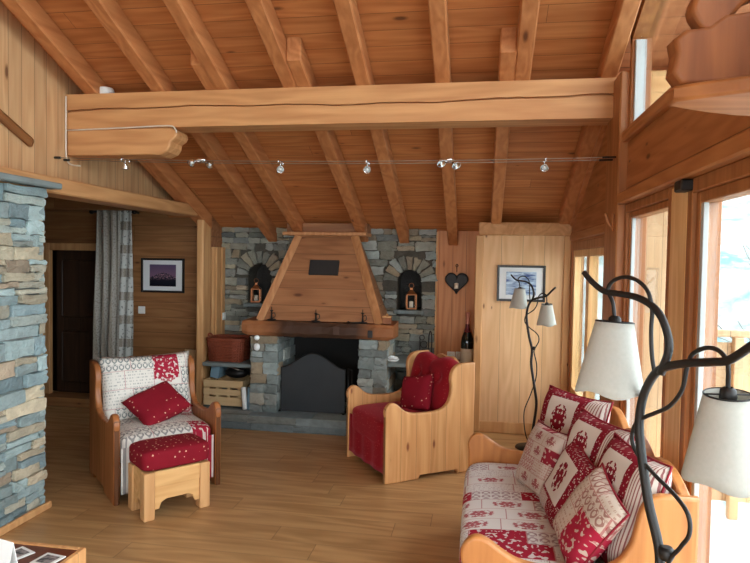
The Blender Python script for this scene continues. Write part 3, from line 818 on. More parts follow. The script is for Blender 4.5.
# fire screen
fs = thing('fire_screen', 'dark arched fire screen standing in the fireplace opening', 'fire screen', (-1.575, 5.86, .145))
def arch(x0, x1, zs, zt, k=20):
    r = [(x0, 0.0), (x0, zs)]
    for i in range(1, k):
        t = i / k; x = x0 + (x1 - x0) * t; r.append((x, zs + (zt - zs) * (.5 - .5 * math.cos(2 * math.pi * min(1, max(0, (t - .02) / .96)))) ** .85))
    return r + [(x1, zs), (x1, 0.0)]
a_ = arch(-.345, .30, .43, .575)
MB().prism(a_, 'XZ', -.004, .004).build('mesh_panel', M['screen'], fs)
MB().tube([(x, 0, z) for x, z in a_] , .008, 6, closed=True).tube([(.33, .02, 0), (.33, .02, .44)], .008, 6).tube([(.36, .05, 0), (.36, .05, .42)], .007, 6).tube([(.33, .02, .435), (.36, .05, .42)], .005, 6).tube([(.33, .02, .01), (.36, .05, .01)], .005, 6).build('screen_frame', M['iron'], fs)
for x in (-.345, .30): MB().box(x - .012, x + .012, -.05, .05, -.003, .012, .002).build('foot', M['iron'], fs)

# slate shelves either side
ls = tag(MB().box(-2.76, -2.20, 5.86, 6.41, .545, .585, .008).build('slate_shelf', M['slate']), 'slate shelf under the wicker basket, built into the stone beside the fireplace', 'shelf')
rs = tag(MB().box(-.855, -.45, 5.84, 6.42, .625, .662, .008).build('slate_shelf', M['slate']), 'slate shelf behind the red armchair under the arched niche', 'shelf')
rng = random.Random(41); mb = MB()
cbox(mb, -.62, -.44, 5.98, 6.42, 0, .62, (70, 70, 66))
lay(mb, -.63, -.43, 0, .622, lambda u, v, d: (u, 5.985 - d, v), GREY_PAL, rng, (.06, .1), (.1, .2))
cbox(mb, -.44, -.0, 6.12, 6.44, 0, .58, (70, 70, 66))
lay(mb, -.44, -.045, 0, .578, lambda u, v, d: (u, 6.125 - d, v), GREY_PAL, rng, (.05, .09), (.1, .22))
struct(mb.build('wall_alcove_low', M['stone']))
struct(MB().box(-.45, -.03, 6.07, 6.45, .58, .613, .006).build('trim_alcove_sill', M['slate']))

# ================================================================== small things round the fireplace
# wicker basket
bk = thing('wicker_basket', 'reddish brown wicker basket standing on the slate shelf', 'basket', (-2.55, 6.06, .586))
def rect_ring(hx, hy, z, n=48, amp=0.0, ph=0):
    pts = []
    for i in range(n):
        t = 2 * math.pi * i / n; c, s_ = math.cos(t), math.sin(t)
        k = 1 + amp * (1 if (i + ph) % 2 else -1)
        pts.append((hx * k * math.copysign(abs(c) ** .35, c), hy * k * math.copysign(abs(s_) ** .35, s_), z))
    return pts
mb = MB()
for r in range(13):
    z = .012 + r * .0165; f = .90 + .1 * r / 12
    mb.tube(rect_ring(.195 * f, .15 * f, z, 44, .03, r), .0085, 5, closed=True)
mb.box(-.17, .17, -.13, .13, 0, .012)
for p, q in zip(rect_ring(.176, .135, 0, 22), rect_ring(.198, .153, .225, 22)): mb.tube([p, q], .008, 5)
mb.build('weave', M['rattan'], bk)
mb = MB().tube(rect_ring(.2, .155, .232, 44, .01), .013, 6, closed=True).tube(rect_ring(.2, .155, .222, 44, .012, 1), .011, 6, closed=True); mb.build('rim', M['rattan'], bk)
for sx in (-1, 1): MB().tube(catmull([(sx * .2, -.05, .225), (sx * .222, -.03, .262), (sx * .222, .03, .262), (sx * .2, .05, .225)]), .009, 6).build('handle', M['rattan'], bk)
# crate
cr = thing('slatted_crate', 'pale wooden slatted crate standing on the hearth under the slate shelf', 'crate', (-2.52, 5.83, .16))
def crate_side(name, w_, T):
    mb = MB()
    for z0, z1 in ((0, .085), (.105, .165), (.185, .255)): mb.box(-w_ / 2, w_ / 2, 0, .014, z0, z1, .002, M=T)
    for k in range(4):
        x = -w_ / 2 + .03 + (w_ - .06) * k / 3; mb.box(x - .03, x + .03, .012, .024, 0, .255, M=T) if k in (0, 3) else mb.box(x - .014, x + .014, .001, .02, 0, .255, M=T)
    mb.build(name, M['crate'], cr)
crate_side('front_panel', .42, Matrix.Identity(4)); crate_side('back_panel', .42, Matrix.Translation((0, .34, 0)) @ Matrix.Rotation(math.pi, 4, 'Z'))
for sx in (-1, 1): crate_side('side_panel', .312, Matrix.Translation((sx * .21, .17, 0)) @ Matrix.Rotation(sx * math.pi / 2, 4, 'Z'))
MB().box(-.195, .195, .02, .32, .0, .012).build('base_board', M['crate'], cr)
# magazines and rolled things on the crate
rng = random.Random(9)
tag(MB().box(-.045, .045, 0, .22, 0, .125, .002, M=Matrix.Translation((-2.66, 5.93, .417)) @ Matrix.Rotation(R(7), 4, 'Y')).build('magazine_stack', M['blue_paper']), 'blue grey magazines standing on end under the slate shelf', 'magazines')
hv = thing('dark_bundle', 'dark rounded bundle lying on the crate under the slate shelf', 'bundle', (-2.44, 5.99, .417))
MB().ball((0, 0, .055), .055, 2.3, 1.6, 1, 10).build('bundle_body', M['iron'], hv)
MB().tube(catmull([(-.09, -.04, .09), (-.04, -.08, .12), (.04, -.08, .1), (.09, -.04, .08)]), .006, 6).build('strap', M['steel'], hv)
for k in range(2):
    np_ = MB(); pts = [(.035 * math.cos(a) * (1 - .012 * a), .035 * math.sin(a) * (1 - .012 * a)) for a in [i * .5 for i in range(26)]]
    np_.tube([(0, 0, 0), (0, 0, .22)], .022, 12).lathe([(.022, .0), (.024, .004), (.024, .216), (.022, .22)], 14)
    o = np_.build('rolled_newspaper', M['paper'] if k == 0 else M['blue_paper']); o.matrix_world = Matrix.Translation((-2.27 + .04 * k, 5.79 + .01 * k, .148)) @ Matrix.Rotation(R(-4 + 6 * k), 4, 'Y')
    tag(o, ['white rolled newspaper standing between the crate and the stone pillar', 'grey rolled newspaper standing against the stone pillar'][k], 'newspaper')
# glossy white ornament on the pillar
orn = thing('hanging_ornament', 'small glossy white ornament hanging on the stone pillar below the mantel', 'ornament', (-2.125, 5.715, .74))
MB().ball((0, 0, .045), .03, 1.1, .8, 1.25, 9).build('lower_figure', M['white_ceramic'], orn)
MB().ball((0, 0, .135), .024, 1.15, .8, 1.1, 9).build('upper_figure', M['white_ceramic'], orn)
MB().tube([(0, 0, .05), (.004, -.004, .10), (0, 0, .155)], .003, 5).build('string', M['iron'], orn)
# white dish
dsh = thing('shell_dish', 'small white dish of pale things on the slate shelf beside the stone pillar', 'dish', (-.82, 5.93, .664))
MB().lathe([(.03, 0), (.05, .006), (.07, .028), (.066, .03), (.045, .012), (.001, .01)], 20, cap=False).build('bowl', M['white_ceramic'], dsh)
for p in ((-.02, 0, .04), (.025, .01, .038), (0, -.02, .05)): MB().ball(p, .022, 1.3, 1, .7, 7).build('shell', M['white_ceramic'], dsh)
# iron stand beside the niche
ir = thing('iron_stand', 'twisted black iron rack standing on the slate shelf behind the red armchair', 'rack', (-.52, 6.3, .664))
MB().tube([(-.07, 0, 0), (-.07, 0, .2)], .005, 6).tube(catmull([(.02, 0, 0), (.02, 0, .2), (.035, 0, .27), (.05, 0, .2), (.05, 0, 0)]), .006, 6).tube([(-.09, 0, .006), (.07, 0, .006)], .006, 6).build('uprights', M['iron'], ir)
mb = MB()
for (cx, cz, r) in ((-.03, .13, .035), (-.05, .2, .025), (-.03, .05, .03)):
    mb.tube([(cx + r * math.cos(a / 14 * 6.283), 0, cz + r * math.sin(a / 14 * 6.283)) for a in range(14)], .004, 5, closed=True)
mb.build('rings', M['iron'], ir)
# candle holders on the mantel
def candle_holder(x, label, tall):
    t = thing('candle_holder', label, 'candle holder', (x, 5.765, 1.043), 0, 'iron candle holders on the mantel')
    MB().lathe([(.03, 0), (.042, .004), (.045, .012), (.012, .014), (.007, .05), (.007, tall), (.016, tall + .006), (.016, tall + .012)], 16).build('holder', M['iron'], t)
    MB().tube(catmull([(.006, 0, .02), (.035, 0, .04), (.03, 0, .075), (.006, 0, .07)]), .004, 5).build('handle', M['iron'], t)
    MB().lathe([(.004, tall + .01), (.004, tall + .04), (.0005, tall + .05)], 8).build('pricket', M['iron'], t)
candle_holder(-1.995, 'small iron candle holder on the mantel at the end above the white ornament', .09)
candle_holder(-1.55, 'small iron candle holder on the mantel below the black plaque', .075)
candle_holder(-1.09, 'small iron candle holder on the mantel at the end near the wooden box', .09)
MB_ = MB().lathe([(.06, 0), (.075, .006), (.078, .014), (.074, .014), (.06, .007), (.001, .007)], 20, cap=False, M=Matrix.Translation((-1.165, 5.78, 1.044)))
tag(MB_.build('iron_dish', M['iron']), 'flat dark dish lying on the mantel', 'dish')
bx = thing('trinket_box', 'small brown wooden box on the end of the mantel beside the hood', 'box', (-.86, 5.80, 1.046))
MB().box(-.04, .04, -.035, .035, 0, .06, .004).build('box_body', M['carved'], bx); MB().box(-.043, .043, -.038, .038, .06, .075, .004).build('lid', M['post'], bx)
MB().ball((0, 0, .085), .012).build('knob', M['post'], bx)
# lanterns in the niches
def lantern(x, y, z, label, sc_=1.0):
    t = thing('lantern', label, 'lantern', (x, y, z), .2, 'lanterns in the wall niches'); t.scale = (sc_,) * 3
    MB().box(-.055, .055, -.055, .055, 0, .016, .003).build('base', M['copper'], t)
    for sx in (-1, 1):
        for sy in (-1, 1): MB().box(sx * .048 - .005, sx * .048 + .005, sy * .048 - .005, sy * .048 + .005, .016, .15).build('post', M['copper'], t)
    MB().lathe([(.075, .15), (.076, .158), (.02, .205), (.02, .225), (.004, .23)], 4, M=Matrix.Rotation(math.pi / 4, 4, 'Z'), smooth=False).build('roof', M['copper'], t)
    MB().tube([(.025 * math.cos(a / 12 * 6.283), 0, .25 + .025 * math.sin(a / 12 * 6.283)) for a in range(12)], .003, 5, closed=True).build('ring', M['copper'], t)
    MB().lathe([(.022, .016), (.022, .08), (.003, .085)], 14).build('candle', M['candle'], t)
    for sx in (-1, 1): MB().box(sx * .046 - .001, sx * .046 + .001, -.043, .043, .018, .148).build('pane', M['glass'], t)
lantern(-.71, 6.50, 1.137, 'copper lantern with a candle in the arched niche above the red armchair')
lantern(-2.43, 6.50, 1.162, 'dark copper lantern in the niche above the wicker basket', .95)
# iron heart with candle
hs_ = thing('heart_sconce', 'dark iron heart-shaped candle sconce hanging on the alcove planks', 'sconce', (-.235, 6.425, 1.44))
def heart_pts(s_, k=40):
    r = []
    for i in range(k):
        t = 2 * math.pi * i / k; r.append((s_ * 16 * math.sin(t) ** 3 / 17, s_ * (13 * math.cos(t) - 5 * math.cos(2 * t) - 2 * math.cos(3 * t) - math.cos(4 * t)) / 17))
    return r
MB().prism(heart_pts(.115), 'XZ', -.012, .02, .004).build('heart_plate', M['black_plate'], hs_)
MB().tube([(p[0], -.012, p[1]) for p in heart_pts(.119)], .009, 6, closed=True).build('heart_rim', M['iron'], hs_)
MB().tube(catmull([(0, -.005, .1), (0, -.01, .15), (.012, -.01, .165), (0, -.01, .18), (-.012, -.01, .165), (0, -.01, .15)]), .004, 5).build('hanger', M['iron'], hs_)
MB().lathe([(.012, -.09), (.026, -.075), (.028, -.07)], 16, M=Matrix.Translation((0, -.045, 0))).build('cup', M['iron'], hs_)
MB().lathe([(.021, -.07), (.021, -.015), (.004, -.01)], 16, M=Matrix.Translation((0, -.045, 0))).build('candle', M['candle'], hs_)
# magnum bottle
bt = thing('champagne_bottle', 'large dark champagne bottle with cream label on the stone sill of the alcove', 'bottle', (-.11, 6.27, .613))
MB().lathe([(.05, 0), (.062, .004), (.064, .02), (.064, .22), (.058, .27), (.036, .33), (.022, .375), (.019, .42), (.019, .5), (.001, .5)], 28, cap=False).build('glass_body', M['bottle'], bt)
MB().lathe([(.0655, .03), (.0655, .165)], 28, cap=False).build('label', M['label_'], bt)
MB().lathe([(.0375, .33), (.0235, .375), (.0205, .41)], 24, cap=False).build('neck_label', M['foil'], bt)
MB().lathe([(.0208, .41), (.021, .5), (.023, .505), (.022, .525), (.001, .53)], 24, cap=False).build('foil', M['foil_pink'], bt)
# sockets and switches
def plate(name, loc, rot, label, cat, kind, group=None):
    t = thing(name, label, cat, loc, rot, group)
    MB().box(-.04, .04, -.006, .006, -.04, .04, .004, seg=2).build('cover', M['white'], t)
    if kind == 'socket': MB().lathe([(.022, 0), (.024, .003), (.020, .001), (.001, .0005)], 20, cap=False, M=Matrix.Translation((0, -.005, 0)) @ Matrix.Rotation(R(90), 4, 'X')).build('socket_face', M['cable'], t)
    else: MB().box(-.024, .024, -.011, -.004, -.024, .024, .002).build('rocker', M['white'], t)
plate('wall_socket', (-.278, 6.443, .672), 0, 'wall socket on the alcove planks, nearer the stone wall', 'socket', 'socket', 'alcove sockets')
plate('wall_socket', (-.190, 6.443, .674), 0, 'wall socket on the alcove planks, nearer the champagne bottle', 'socket', 'socket', 'alcove sockets')
plate('light_switch', (-2.742, 6.36, 1.01), R(90), 'white light switch on the narrow boarded wall above the wicker basket', 'switch', 'switch')
plate('light_switch', (-3.62, 6.193, 1.064), 0, 'white light switch on the hall wall below the mountain picture', 'switch', 'switch')
# framed pictures
def picture(loc, w_, h_, pw, ph, print_, label, b=.022):
    t = thing('framed_picture', label, 'picture', loc)
    mb = MB(); mb.box(-w_ / 2, -w_ / 2 + b, -.022, 0, -h_ / 2, h_ / 2, .003).box(w_ / 2 - b, w_ / 2, -.022, 0, -h_ / 2, h_ / 2, .003)
    mb.box(-w_ / 2 + b, w_ / 2 - b, -.022, 0, -h_ / 2, -h_ / 2 + b, .003).box(-w_ / 2 + b, w_ / 2 - b, -.022, 0, h_ / 2 - b, h_ / 2, .003); mb.build('frame', M['black_frame'], t)
    MB().box(-w_ / 2 + b, w_ / 2 - b, -.008, 0, -h_ / 2 + b, h_ / 2 - b).build('mount', M['mat'], t)
    MB().box(-pw / 2, pw / 2, -.011, -.007, -ph / 2, ph / 2).build('print', print_, t)
picture((-3.373, 6.199, 1.445), .50, .37, .305, .235, M['print1'], 'black framed mountain photograph on the hall wall beside the curtain')
picture((.389, 6.049, 1.45), .45, .345, .28, .22, M['print2'], 'black framed blue seascape print on the pale closet planks')
# curtain on its rod
cu = thing('curtain', 'long patchwork curtain gathered beside the dark hall doorway', 'curtain', (.08, 0, 0))
mb = MB()
def cfn(u, v):
    x = -4.10 + .37 * u; z = 2.135 - 2.03 * v
    fl = 1 + .12 * v; x = -3.925 + (x + 3.925) * fl - .03 * v * (1 - u)
    pl = .5 + .5 * math.cos(u * math.pi * 2 * 4.6); pl = pl if u < .60 else .12 + .2 * (1 - u)
    return (x, 6.055 - .065 * pl * (1 + .2 * math.sin(v * 4 + u * 9)) + .01 * math.sin(v * 7 + u * 30), z)
mb.grid(cfn, 80, 24); mb.build('cloth', M['curtain'], cu, solid=.004)
rd = thing('curtain_rod', 'dark curtain rod with round finials above the curtain', 'curtain rod', (.09, 0, 0))
MB().tube([(-4.22, 6.06, 2.118), (-3.72, 6.06, 2.118)], .011, 10).build('rod', M['iron'], rd)
for x in (-4.22, -3.72): MB().ball((x, 6.06, 2.118), .026).build('finial', M['iron'], rd)
MB().box(-3.76, -3.745, 6.05, 6.2, 2.105, 2.13).build('bracket', M['iron'], rd)
# leaning board and pokers
ld = MB().box(-.09, .09, -.012, .012, 0, .66, .003).build('leaning_board', M['crate']); ld.matrix_world = Matrix.Translation((-3.01, 6.09, .003)) @ Matrix.Rotation(R(-7), 4, 'X')
tag(ld, 'pale board leaning on the hall wall behind the patchwork armchair', 'board')
for k, x in enumerate((-2.985, -2.90)):
    t = thing('fire_poker', ['black iron fire poker leaning on the pale board', 'black iron fire poker leaning beside the post'][k], 'poker', (x, 5.97, .0), 0, 'pokers by the hall post')
    MB().tube([(0, 0, .004), (.03, .05, .42)], .009, 8).build('shaft', M['iron'], t)
    MB().tube(catmull([(.03, .05, .42), (.01, .05, .47), (.04, .055, .50), (.065, .055, .46), (.045, .05, .41)]), .008, 6).build('handle', M['iron'], t)

# ================================================================== seats
CP = [(0, 0), (0, .49), (-.006, .53), (.004, .565), (.03, .592), (.062, .598), (.095, .585), (.13, .555), (.175, .525), (.24, .508), (.33, .503), (.42, .505), (.49, .522), (.535, .56), (.56, .62), (.566, .68), (.558, .735), (.566, .79), (.592, .83), (.63, .852), (.67, .86), (.78, .86), (.78, 0), (.64, 0), (.625, .03), (.30, .03), (.285, 0)]
def smooth_profile(pts, i0, i1, k=3):
    mid = [(p.x, p.y) for p in catmull([(a, b, 0) for a, b in pts[i0:i1 + 1]], k)]
    return pts[:i0] + mid + pts[i1 + 1:]
CPS = smooth_profile(CP, 1, 20)
def armchair(loc, rot, label, wmat, seat, W=.74):
    t = thing('armchair', label, 'armchair', loc, rot)
    for sx in (-1, 1):
        x = sx * (W / 2 - .0225)
        MB().prism(CPS, 'YZ', x - .0225, x + .0225, .012, seg=3).build('side_panel', wmat, t)
    iw = W - .09
    crest = [(-iw / 2, .1), (iw / 2, .1), (iw / 2, .80)] + [(iw / 2 - iw * i / 16, .80 + .07 * math.sin(math.pi * i / 16) ** 2 + .012 * math.cos(6 * math.pi * i / 16)) for i in range(1, 16)] + [(-iw / 2, .80)]
    MB().prism(crest, 'XZ', .735, .765, .006, seg=2).build('back_panel', wmat, t)
    MB().box(-iw / 2, iw / 2, .05, .72, .10, .22, .004).build('seat_base', wmat, t)
    # seat cushion with a skirt that hangs over the front
    mb = rbox(iw - .005, .62, .21, .03, .235, .025)
    sc1 = mb.build('seat_cushion', seat, t); sc1.location = (0, .0, 0)
    mb = MB()
    mb.grid(lambda u, v: ((u - .5) * (iw - .015), .012 + .006 * math.sin(u * 22), .37 - .31 * v), 30, 6); mb.build('skirt', seat, sc1, solid=.006)
    return t
c1 = armchair((-2.085, 3.935, 0), R(45), 'amber wooden armchair with pale patchwork cushions beside the hall opening', M['pine_dark'], M['chair_seat'])
c2 = armchair((-.8675, 4.7375, 0), R(-54.6), 'honey pine armchair with deep red buttoned cushions near the fireplace', M['pine'], M['red_deep'])
# back cushions (fixed to the chairs)
Mb = Matrix.Translation((0, .56, .645)) @ Matrix.Rotation(R(74), 4, 'X')
pillow('back_cushion', .69, .53, .17, M['chair_patch'], Mb, parent=c1, seed=3)
def scallop_back(parent):
    mb = MB()
    out = []; w_ = .325
    N = 64
    def top(x): return .425 + .05 * abs(math.sin(math.pi * (x / w_))) ** .8 * (1) - .10 * max(0, abs(x / w_) - .72) ** 1.3 * 3
    for i in range(N + 1):
        x = -w_ + 2 * w_ * i / N; out.append((x, top(x)))
    def fn(u, v, side):
        x = -w_ + 2 * w_ * u; zt = top(x); z = zt * v
        e = max(0, (1 - (2 * u - 1) ** 6) * (1 - (2 * v - 1) ** 8)) ** .5
        bt = 0
        for bx_, bz in ((-.16, .30), (.0, .30), (.16, .30), (-.08, .16), (.08, .16)):
            bt += .035 * math.exp(-((x - bx_) ** 2 + (z - bz) ** 2) / .0018)
        return (x, side * (.075 * e - (bt if side < 0 else 0)), z)
    mb.grid(lambda u, v: fn(u, v, 1), 48, 30); mb.grid(lambda u, v: fn(u, v, -1), 48, 30)
    bmesh.ops.remove_doubles(mb.bm, verts=mb.bm.verts, dist=1e-4)
    o = mb.build('back_cushion', M['red_deep'], parent); o.matrix_local = Matrix.Translation((0, .56, .415)) @ Matrix.Rotation(R(-14), 4, 'X')
    for bx_, bz in ((-.16, .30), (.0, .30), (.16, .30), (-.08, .16), (.08, .16)): MB().ball((bx_, -.042, bz), .012, 1, .6, 1, 6).build('button', M['red_deep'], o)
scallop_back(c2)
def lM(obj_loc, rot): return Matrix.Translation(obj_loc) @ Matrix.Rotation(rot, 4, 'Z')
C1M, C2M = lM((-2.085, 3.935, 0), R(45)), lM((-.8675, 4.7375, 0), R(-54.6))
pillow('cushion', .39, .33, .13, M['red'], C1M @ Matrix.Translation((.01, .33, .565)) @ Matrix.Rotation(R(-10), 4, 'Z') @ Matrix.Rotation(R(34), 4, 'X') @ Matrix.Rotation(R(30), 4, 'Z'),
       'red dotted cushion lying on the patchwork armchair', seed=5)
pillow('cushion', .31, .31, .12, M['red'], C2M @ Matrix.Translation((.06, .43, .585)) @ Matrix.Rotation(R(18), 4, 'Z') @ Matrix.Rotation(R(64), 4, 'X') @ Matrix.Rotation(R(14), 4, 'Z'),
       'small red cushion leaning on the back of the red armchair', seed=6)
# footstool
fo = thing('footstool', 'light pine footstool with a red dotted padded top in front of the patchwork armchair', 'footstool', (-1.8725, 3.646, 0), R(49.4))
W_, D_ = .435, .30
for sx in (-1, 1):
    for sy in (0, 1):
        x, y = sx * (W_ / 2 - .035), .0375 + sy * (D_ - .075)
        MB().box(x - .035, x + .035, y - .0375, y + .0375, 0, .30, .005).build('leg', M['pine_x'] if 0 else M['post'], fo)
def apron(L, T):
    n_ = [(-L / 2, .30), (-L / 2, .06), (-L / 2 + .03, .06), (-L / 2 + .045, .10), (-L / 2 + .075, .115), (L / 2 - .075, .115), (L / 2 - .045, .10), (L / 2 - .03, .06), (L / 2, .06), (L / 2, .30)]
    mb = MB(); mb.prism(n_, 'XZ', 0, .02, .003, M=T); return mb
apron(W_ - .14, Matrix.Translation((0, .012, 0))).box(-W_ / 2 + .07, W_ / 2 - .07, .008, .014, .20, .298, .002).build('front_apron', M['pine_x'], fo)
apron(W_ - .14, Matrix.Translation((0, D_ - .032, 0))).build('back_apron', M['pine_x'], fo)
for sx in (-1, 1): apron(D_ - .15, Matrix.Translation((sx * (W_ / 2 - .012), D_ / 2, 0)) @ Matrix.Rotation(sx * math.pi / 2, 4, 'Z')).build('side_apron', M['pine_x'], fo)
q = rbox(W_ + .015, D_ + .015, .13, .03, .305, .012).build('padded_top', M['red'], fo); q.location = (0, -.007, 0)

# ------------------------------------------------------------------ sofa
sf = thing('sofa', 'pine settee with a patchwork seat under the windows', 'sofa', (0, 0, 0))
SP = [(-.045, 0), (-.045, .49), (-.05, .53), (-.038, .565), (-.012, .592), (.022, .598), (.056, .585), (.10, .555), (.16, .522), (.24, .505), (.34, .503), (.44, .512), (.52, .545), (.565, .61), (.585, .68), (.60, .745), (.63, .795), (.67, .81), (.80, .81), (.80, 0), (.66, 0), (.645, .03), (.12, .03), (.105, 0)]
SPS = smooth_profile(SP, 1, 17)
for y0 in (2.36, 3.80): MB().prism(SPS, 'XZ', y0, y0 + .045, .012, seg=3).build('arm_panel', M['pine_sofa'], sf)
def sofa_top(y):
    t = (y - 2.405) / 1.395
    return .80 + .05 * abs(math.sin(math.pi * 3 * t)) ** .9
N = 60
bp = [(2.405, .12), (3.80, .12)] + [(3.80 - 1.395 * i / N, sofa_top(3.80 - 1.395 * i / N)) for i in range(N + 1)]
MB().prism(bp, 'YZ', .745, .785, .008, seg=2).build('back_panel', M['pine_sofa'], sf)
MB().box(-.02, .74, 2.405, 3.80, .12, .24, .004).build('seat_base', M['pine_sofa'], sf)
q = rbox(1.385, .68, .21, .03, .245, .02).build('seat_cushion', M['seat_patch'], sf)
q.matrix_local = Matrix.Translation((-.062, 3.1025, 0)) @ Matrix.Rotation(R(-90), 4, 'Z')
mb = MB(); mb.grid(lambda u, v: (-.05 + .005 * math.sin(u * 30), 2.412 + 1.38 * u, .37 - .31 * v), 40, 6); mb.build('skirt', M['sofa_patch'], q, solid=.006).matrix_parent_inverse = q.matrix_local.inverted()
GB = 'patchwork back cushions on the settee'
def lean(origin, yaw, tilt, roll=0):
    """cushion whose front faces -X of the room; yaw about the vertical, tilt back from upright"""
    return Matrix.Translation(origin) @ Matrix.Rotation(yaw, 4, 'Z') @ Matrix.Rotation(R(-90), 4, 'Z') @ Matrix.Rotation(R(90) - tilt, 4, 'X') @ Matrix.Rotation(roll, 4, 'Z')
def seated(c, xd, yd, back):
    m = frame_M(c, xd, yd); m.translation = Vector(c) - m.col[2].to_3d() * back; return m
pillow('back_cushion', .48, .50, .17, M['stag'], seated((.47, 3.50, .70), (.57, -.82, 0), (.25, .12, .95), .045), 'patchwork back cushion at the far end of the settee, turned against its arm', 'cushion', GB, M['piping'], seed=11)
pillow('back_cushion', .47, .50, .17, M['stag'], seated((.50, 3.0, .69), (.345, -.94, 0), (.27, .08, .95), .045), 'middle one of the three upright patchwork back cushions on the settee', 'cushion', GB, M['piping'], seed=12)
pillow('back_cushion', .45, .50, .17, M['stag'], seated((.56, 2.62, .67), (.25, -.97, 0), (.27, .05, .95), .04), 'upright patchwork back cushion partly hidden by the dark lamp stem', 'cushion', GB, M['piping'], seed=13)
pillow('cushion', .38, .36, .12, M['scatter'], seated((.325, 3.28, .63), (.32, -.94, .05), (.34, .05, .9), .02), 'beige and rose small-patterned throw cushion lying on the settee seat', 'cushion', None, M['cream_piping'], seed=14)
pillow('cushion', .36, .37, .12, M['framed'], seated((.405, 2.93, .625), (.12, -.98, -.12), (.44, -.16, .87), .02), 'throw cushion with wide red border and cream square in the middle of the settee', 'cushion', None, M['piping'], seed=15)
pillow('cushion', .34, .36, .12, M['tipped'], seated((.435, 2.57, .625), (.10, -.96, -.24), (.52, -.14, .84), .02), 'throw cushion tipped on its corner beside the near arm of the settee', 'cushion', None, M['piping'], seed=16)

# ================================================================== floor lamps
def floor_lamp(label, loc, rot=0.0, sc_=1.0):
    t = thing('floor_lamp', label, 'floor lamp', loc, rot, 'twisted branch floor lamps'); t.scale = (sc_,) * 3
    MB().lathe([(.13, 0), (.14, .006), (.135, .016), (.03, .022), (.02, .03)], 28).build('base', M['branch'], t)
    main = [(.0, .0, .02), (.03, .02, .2), (.045, -.01, .42), (.01, -.04, .62), (-.015, -.02, .8), (-.007, -.002, .933), (-.03, .03, 1.058), (-.049, .051, 1.204), (-.051, .051, 1.268), (-.044, .038, 1.33), (-.027, .009, 1.384), (-.006, -.028, 1.408), (.022, -.081, 1.425), (.049, -.139, 1.438), (.067, -.186, 1.451), (.089, -.255, 1.497), (.104, -.31, 1.530)]
    P = catmull(main, 6); n = len(P)
    MB().tube(P, [.0135 - .0045 * i / n for i in range(n)], 10).build('stem', M['branch'], t)
    left = [(-.02, -.005, 1.385), (-.009, -.026, 1.446), (-.013, -.02, 1.489), (-.025, -.002, 1.528), (-.042, .025, 1.552), (-.067, .061, 1.567), (-.097, .104, 1.572), (-.129, .146, 1.577), (-.155, .177, 1.6), (-.174, .199, 1.626)]
    P = catmull(left, 5); n = len(P)
    MB().tube(P, [.0105 - .003 * i / n for i in range(n)], 10).build('arm', M['branch'], t)
    tw = [(0, 0, .02), (-.05, .0, .15), (-.06, .02, .34), (.0, .035, .5), (.04, .01, .66), (.03, -.04, .8), (.005, -.03, .92), (.022, -.055, .98), (.034, -.078, 1.023), (.031, -.076, 1.069), (.011, -.041, 1.101), (-.021, .011, 1.129), (-.051, .056, 1.163), (-.063, .072, 1.197), (-.059, .064, 1.238), (-.045, .043, 1.262), (-.025, .011, 1.284), (-.003, -.028, 1.312), (.013, -.06, 1.358), (.018, -.073, 1.412), (.024, -.086, 1.445), (.04, -.12, 1.466), (.054, -.155, 1.467), (.064, -.178, 1.449), (.070, -.173, 1.423), (.074, -.163, 1.399), (.076, -.160, 1.368)]
    MB().tube(catmull(tw, 5), .0053, 8).build('tendril', M['branch'], t)
    lp = [(-.028, .011, 1.373), (-.035, .019, 1.426), (-.038, .022, 1.488), (-.038, .019, 1.538), (-.046, .03, 1.582), (-.064, .056, 1.608), (-.088, .09, 1.617), (-.111, .122, 1.605), (-.121, .135, 1.58), (-.11, .122, 1.547), (-.105, .118, 1.505)]
    MB().tube(catmull(lp, 5), .0053, 8).build('tendril', M['branch'], t)
    MB().lathe([(.014, -.012), (.019, 0), (.019, .012), (.012, .02)], 14, M=Matrix.Translation((.003, -.02, .945))).build('collar', M['iron'], t)
    for (x, y, z, rx, ry) in ((-.105, .118, 1.497, R(-3), R(3)), (.076, -.160, 1.372, R(5), R(-2))):
        T = Matrix.Translation((x, y, z)) @ Matrix.Rotation(rx, 4, 'X') @ Matrix.Rotation(ry, 4, 'Y')
        mb = MB(); n = 40
        def sh(u, v):
            a = 2 * math.pi * u; k = 1 + .025 * math.cos(4 * a) * v
            r = (.047 + .038 * v) * k
            return (r * math.cos(a), r * math.sin(a), -.188 * v - .006 * math.cos(4 * a) * v ** 4)
        mb.grid(sh, n, 8, M=T); bmesh.ops.remove_doubles(mb.bm, verts=mb.bm.verts, dist=1e-5)
        s_ = mb.build('shade', M['shade'], t, solid=.0025)
        MB().tube([T @ Vector((.048 * math.cos(a / 24 * 6.283), .048 * math.sin(a / 24 * 6.283), 0)) for a in range(24)], .0022, 5, closed=True).tube([T @ Vector((-.047, 0, 0)), T @ Vector((.047, 0, 0))], .002, 5).build('shade_ring', M['iron'], s_)
        MB().lathe([(.010, .016), (.016, .010), (.018, -.004), (.014, -.05), (.001, -.05)], 14, M=T, cap=False).build('lamp_holder', M['iron'], s_)
        MB().lathe([(.012, -.05), (.02, -.075), (.024, -.1), (.016, -.125), (.001, -.13)], 14, M=T, cap=False).build('bulb', M['white_ceramic'], s_)
    return t
floor_lamp('tall twisted iron floor lamp with two white shades at the near end of the settee', (.46, 1.60, 0))
floor_lamp('twisted iron floor lamp with two white shades in the corner by the closet front', (.475, 5.60, 0), R(10), .945)

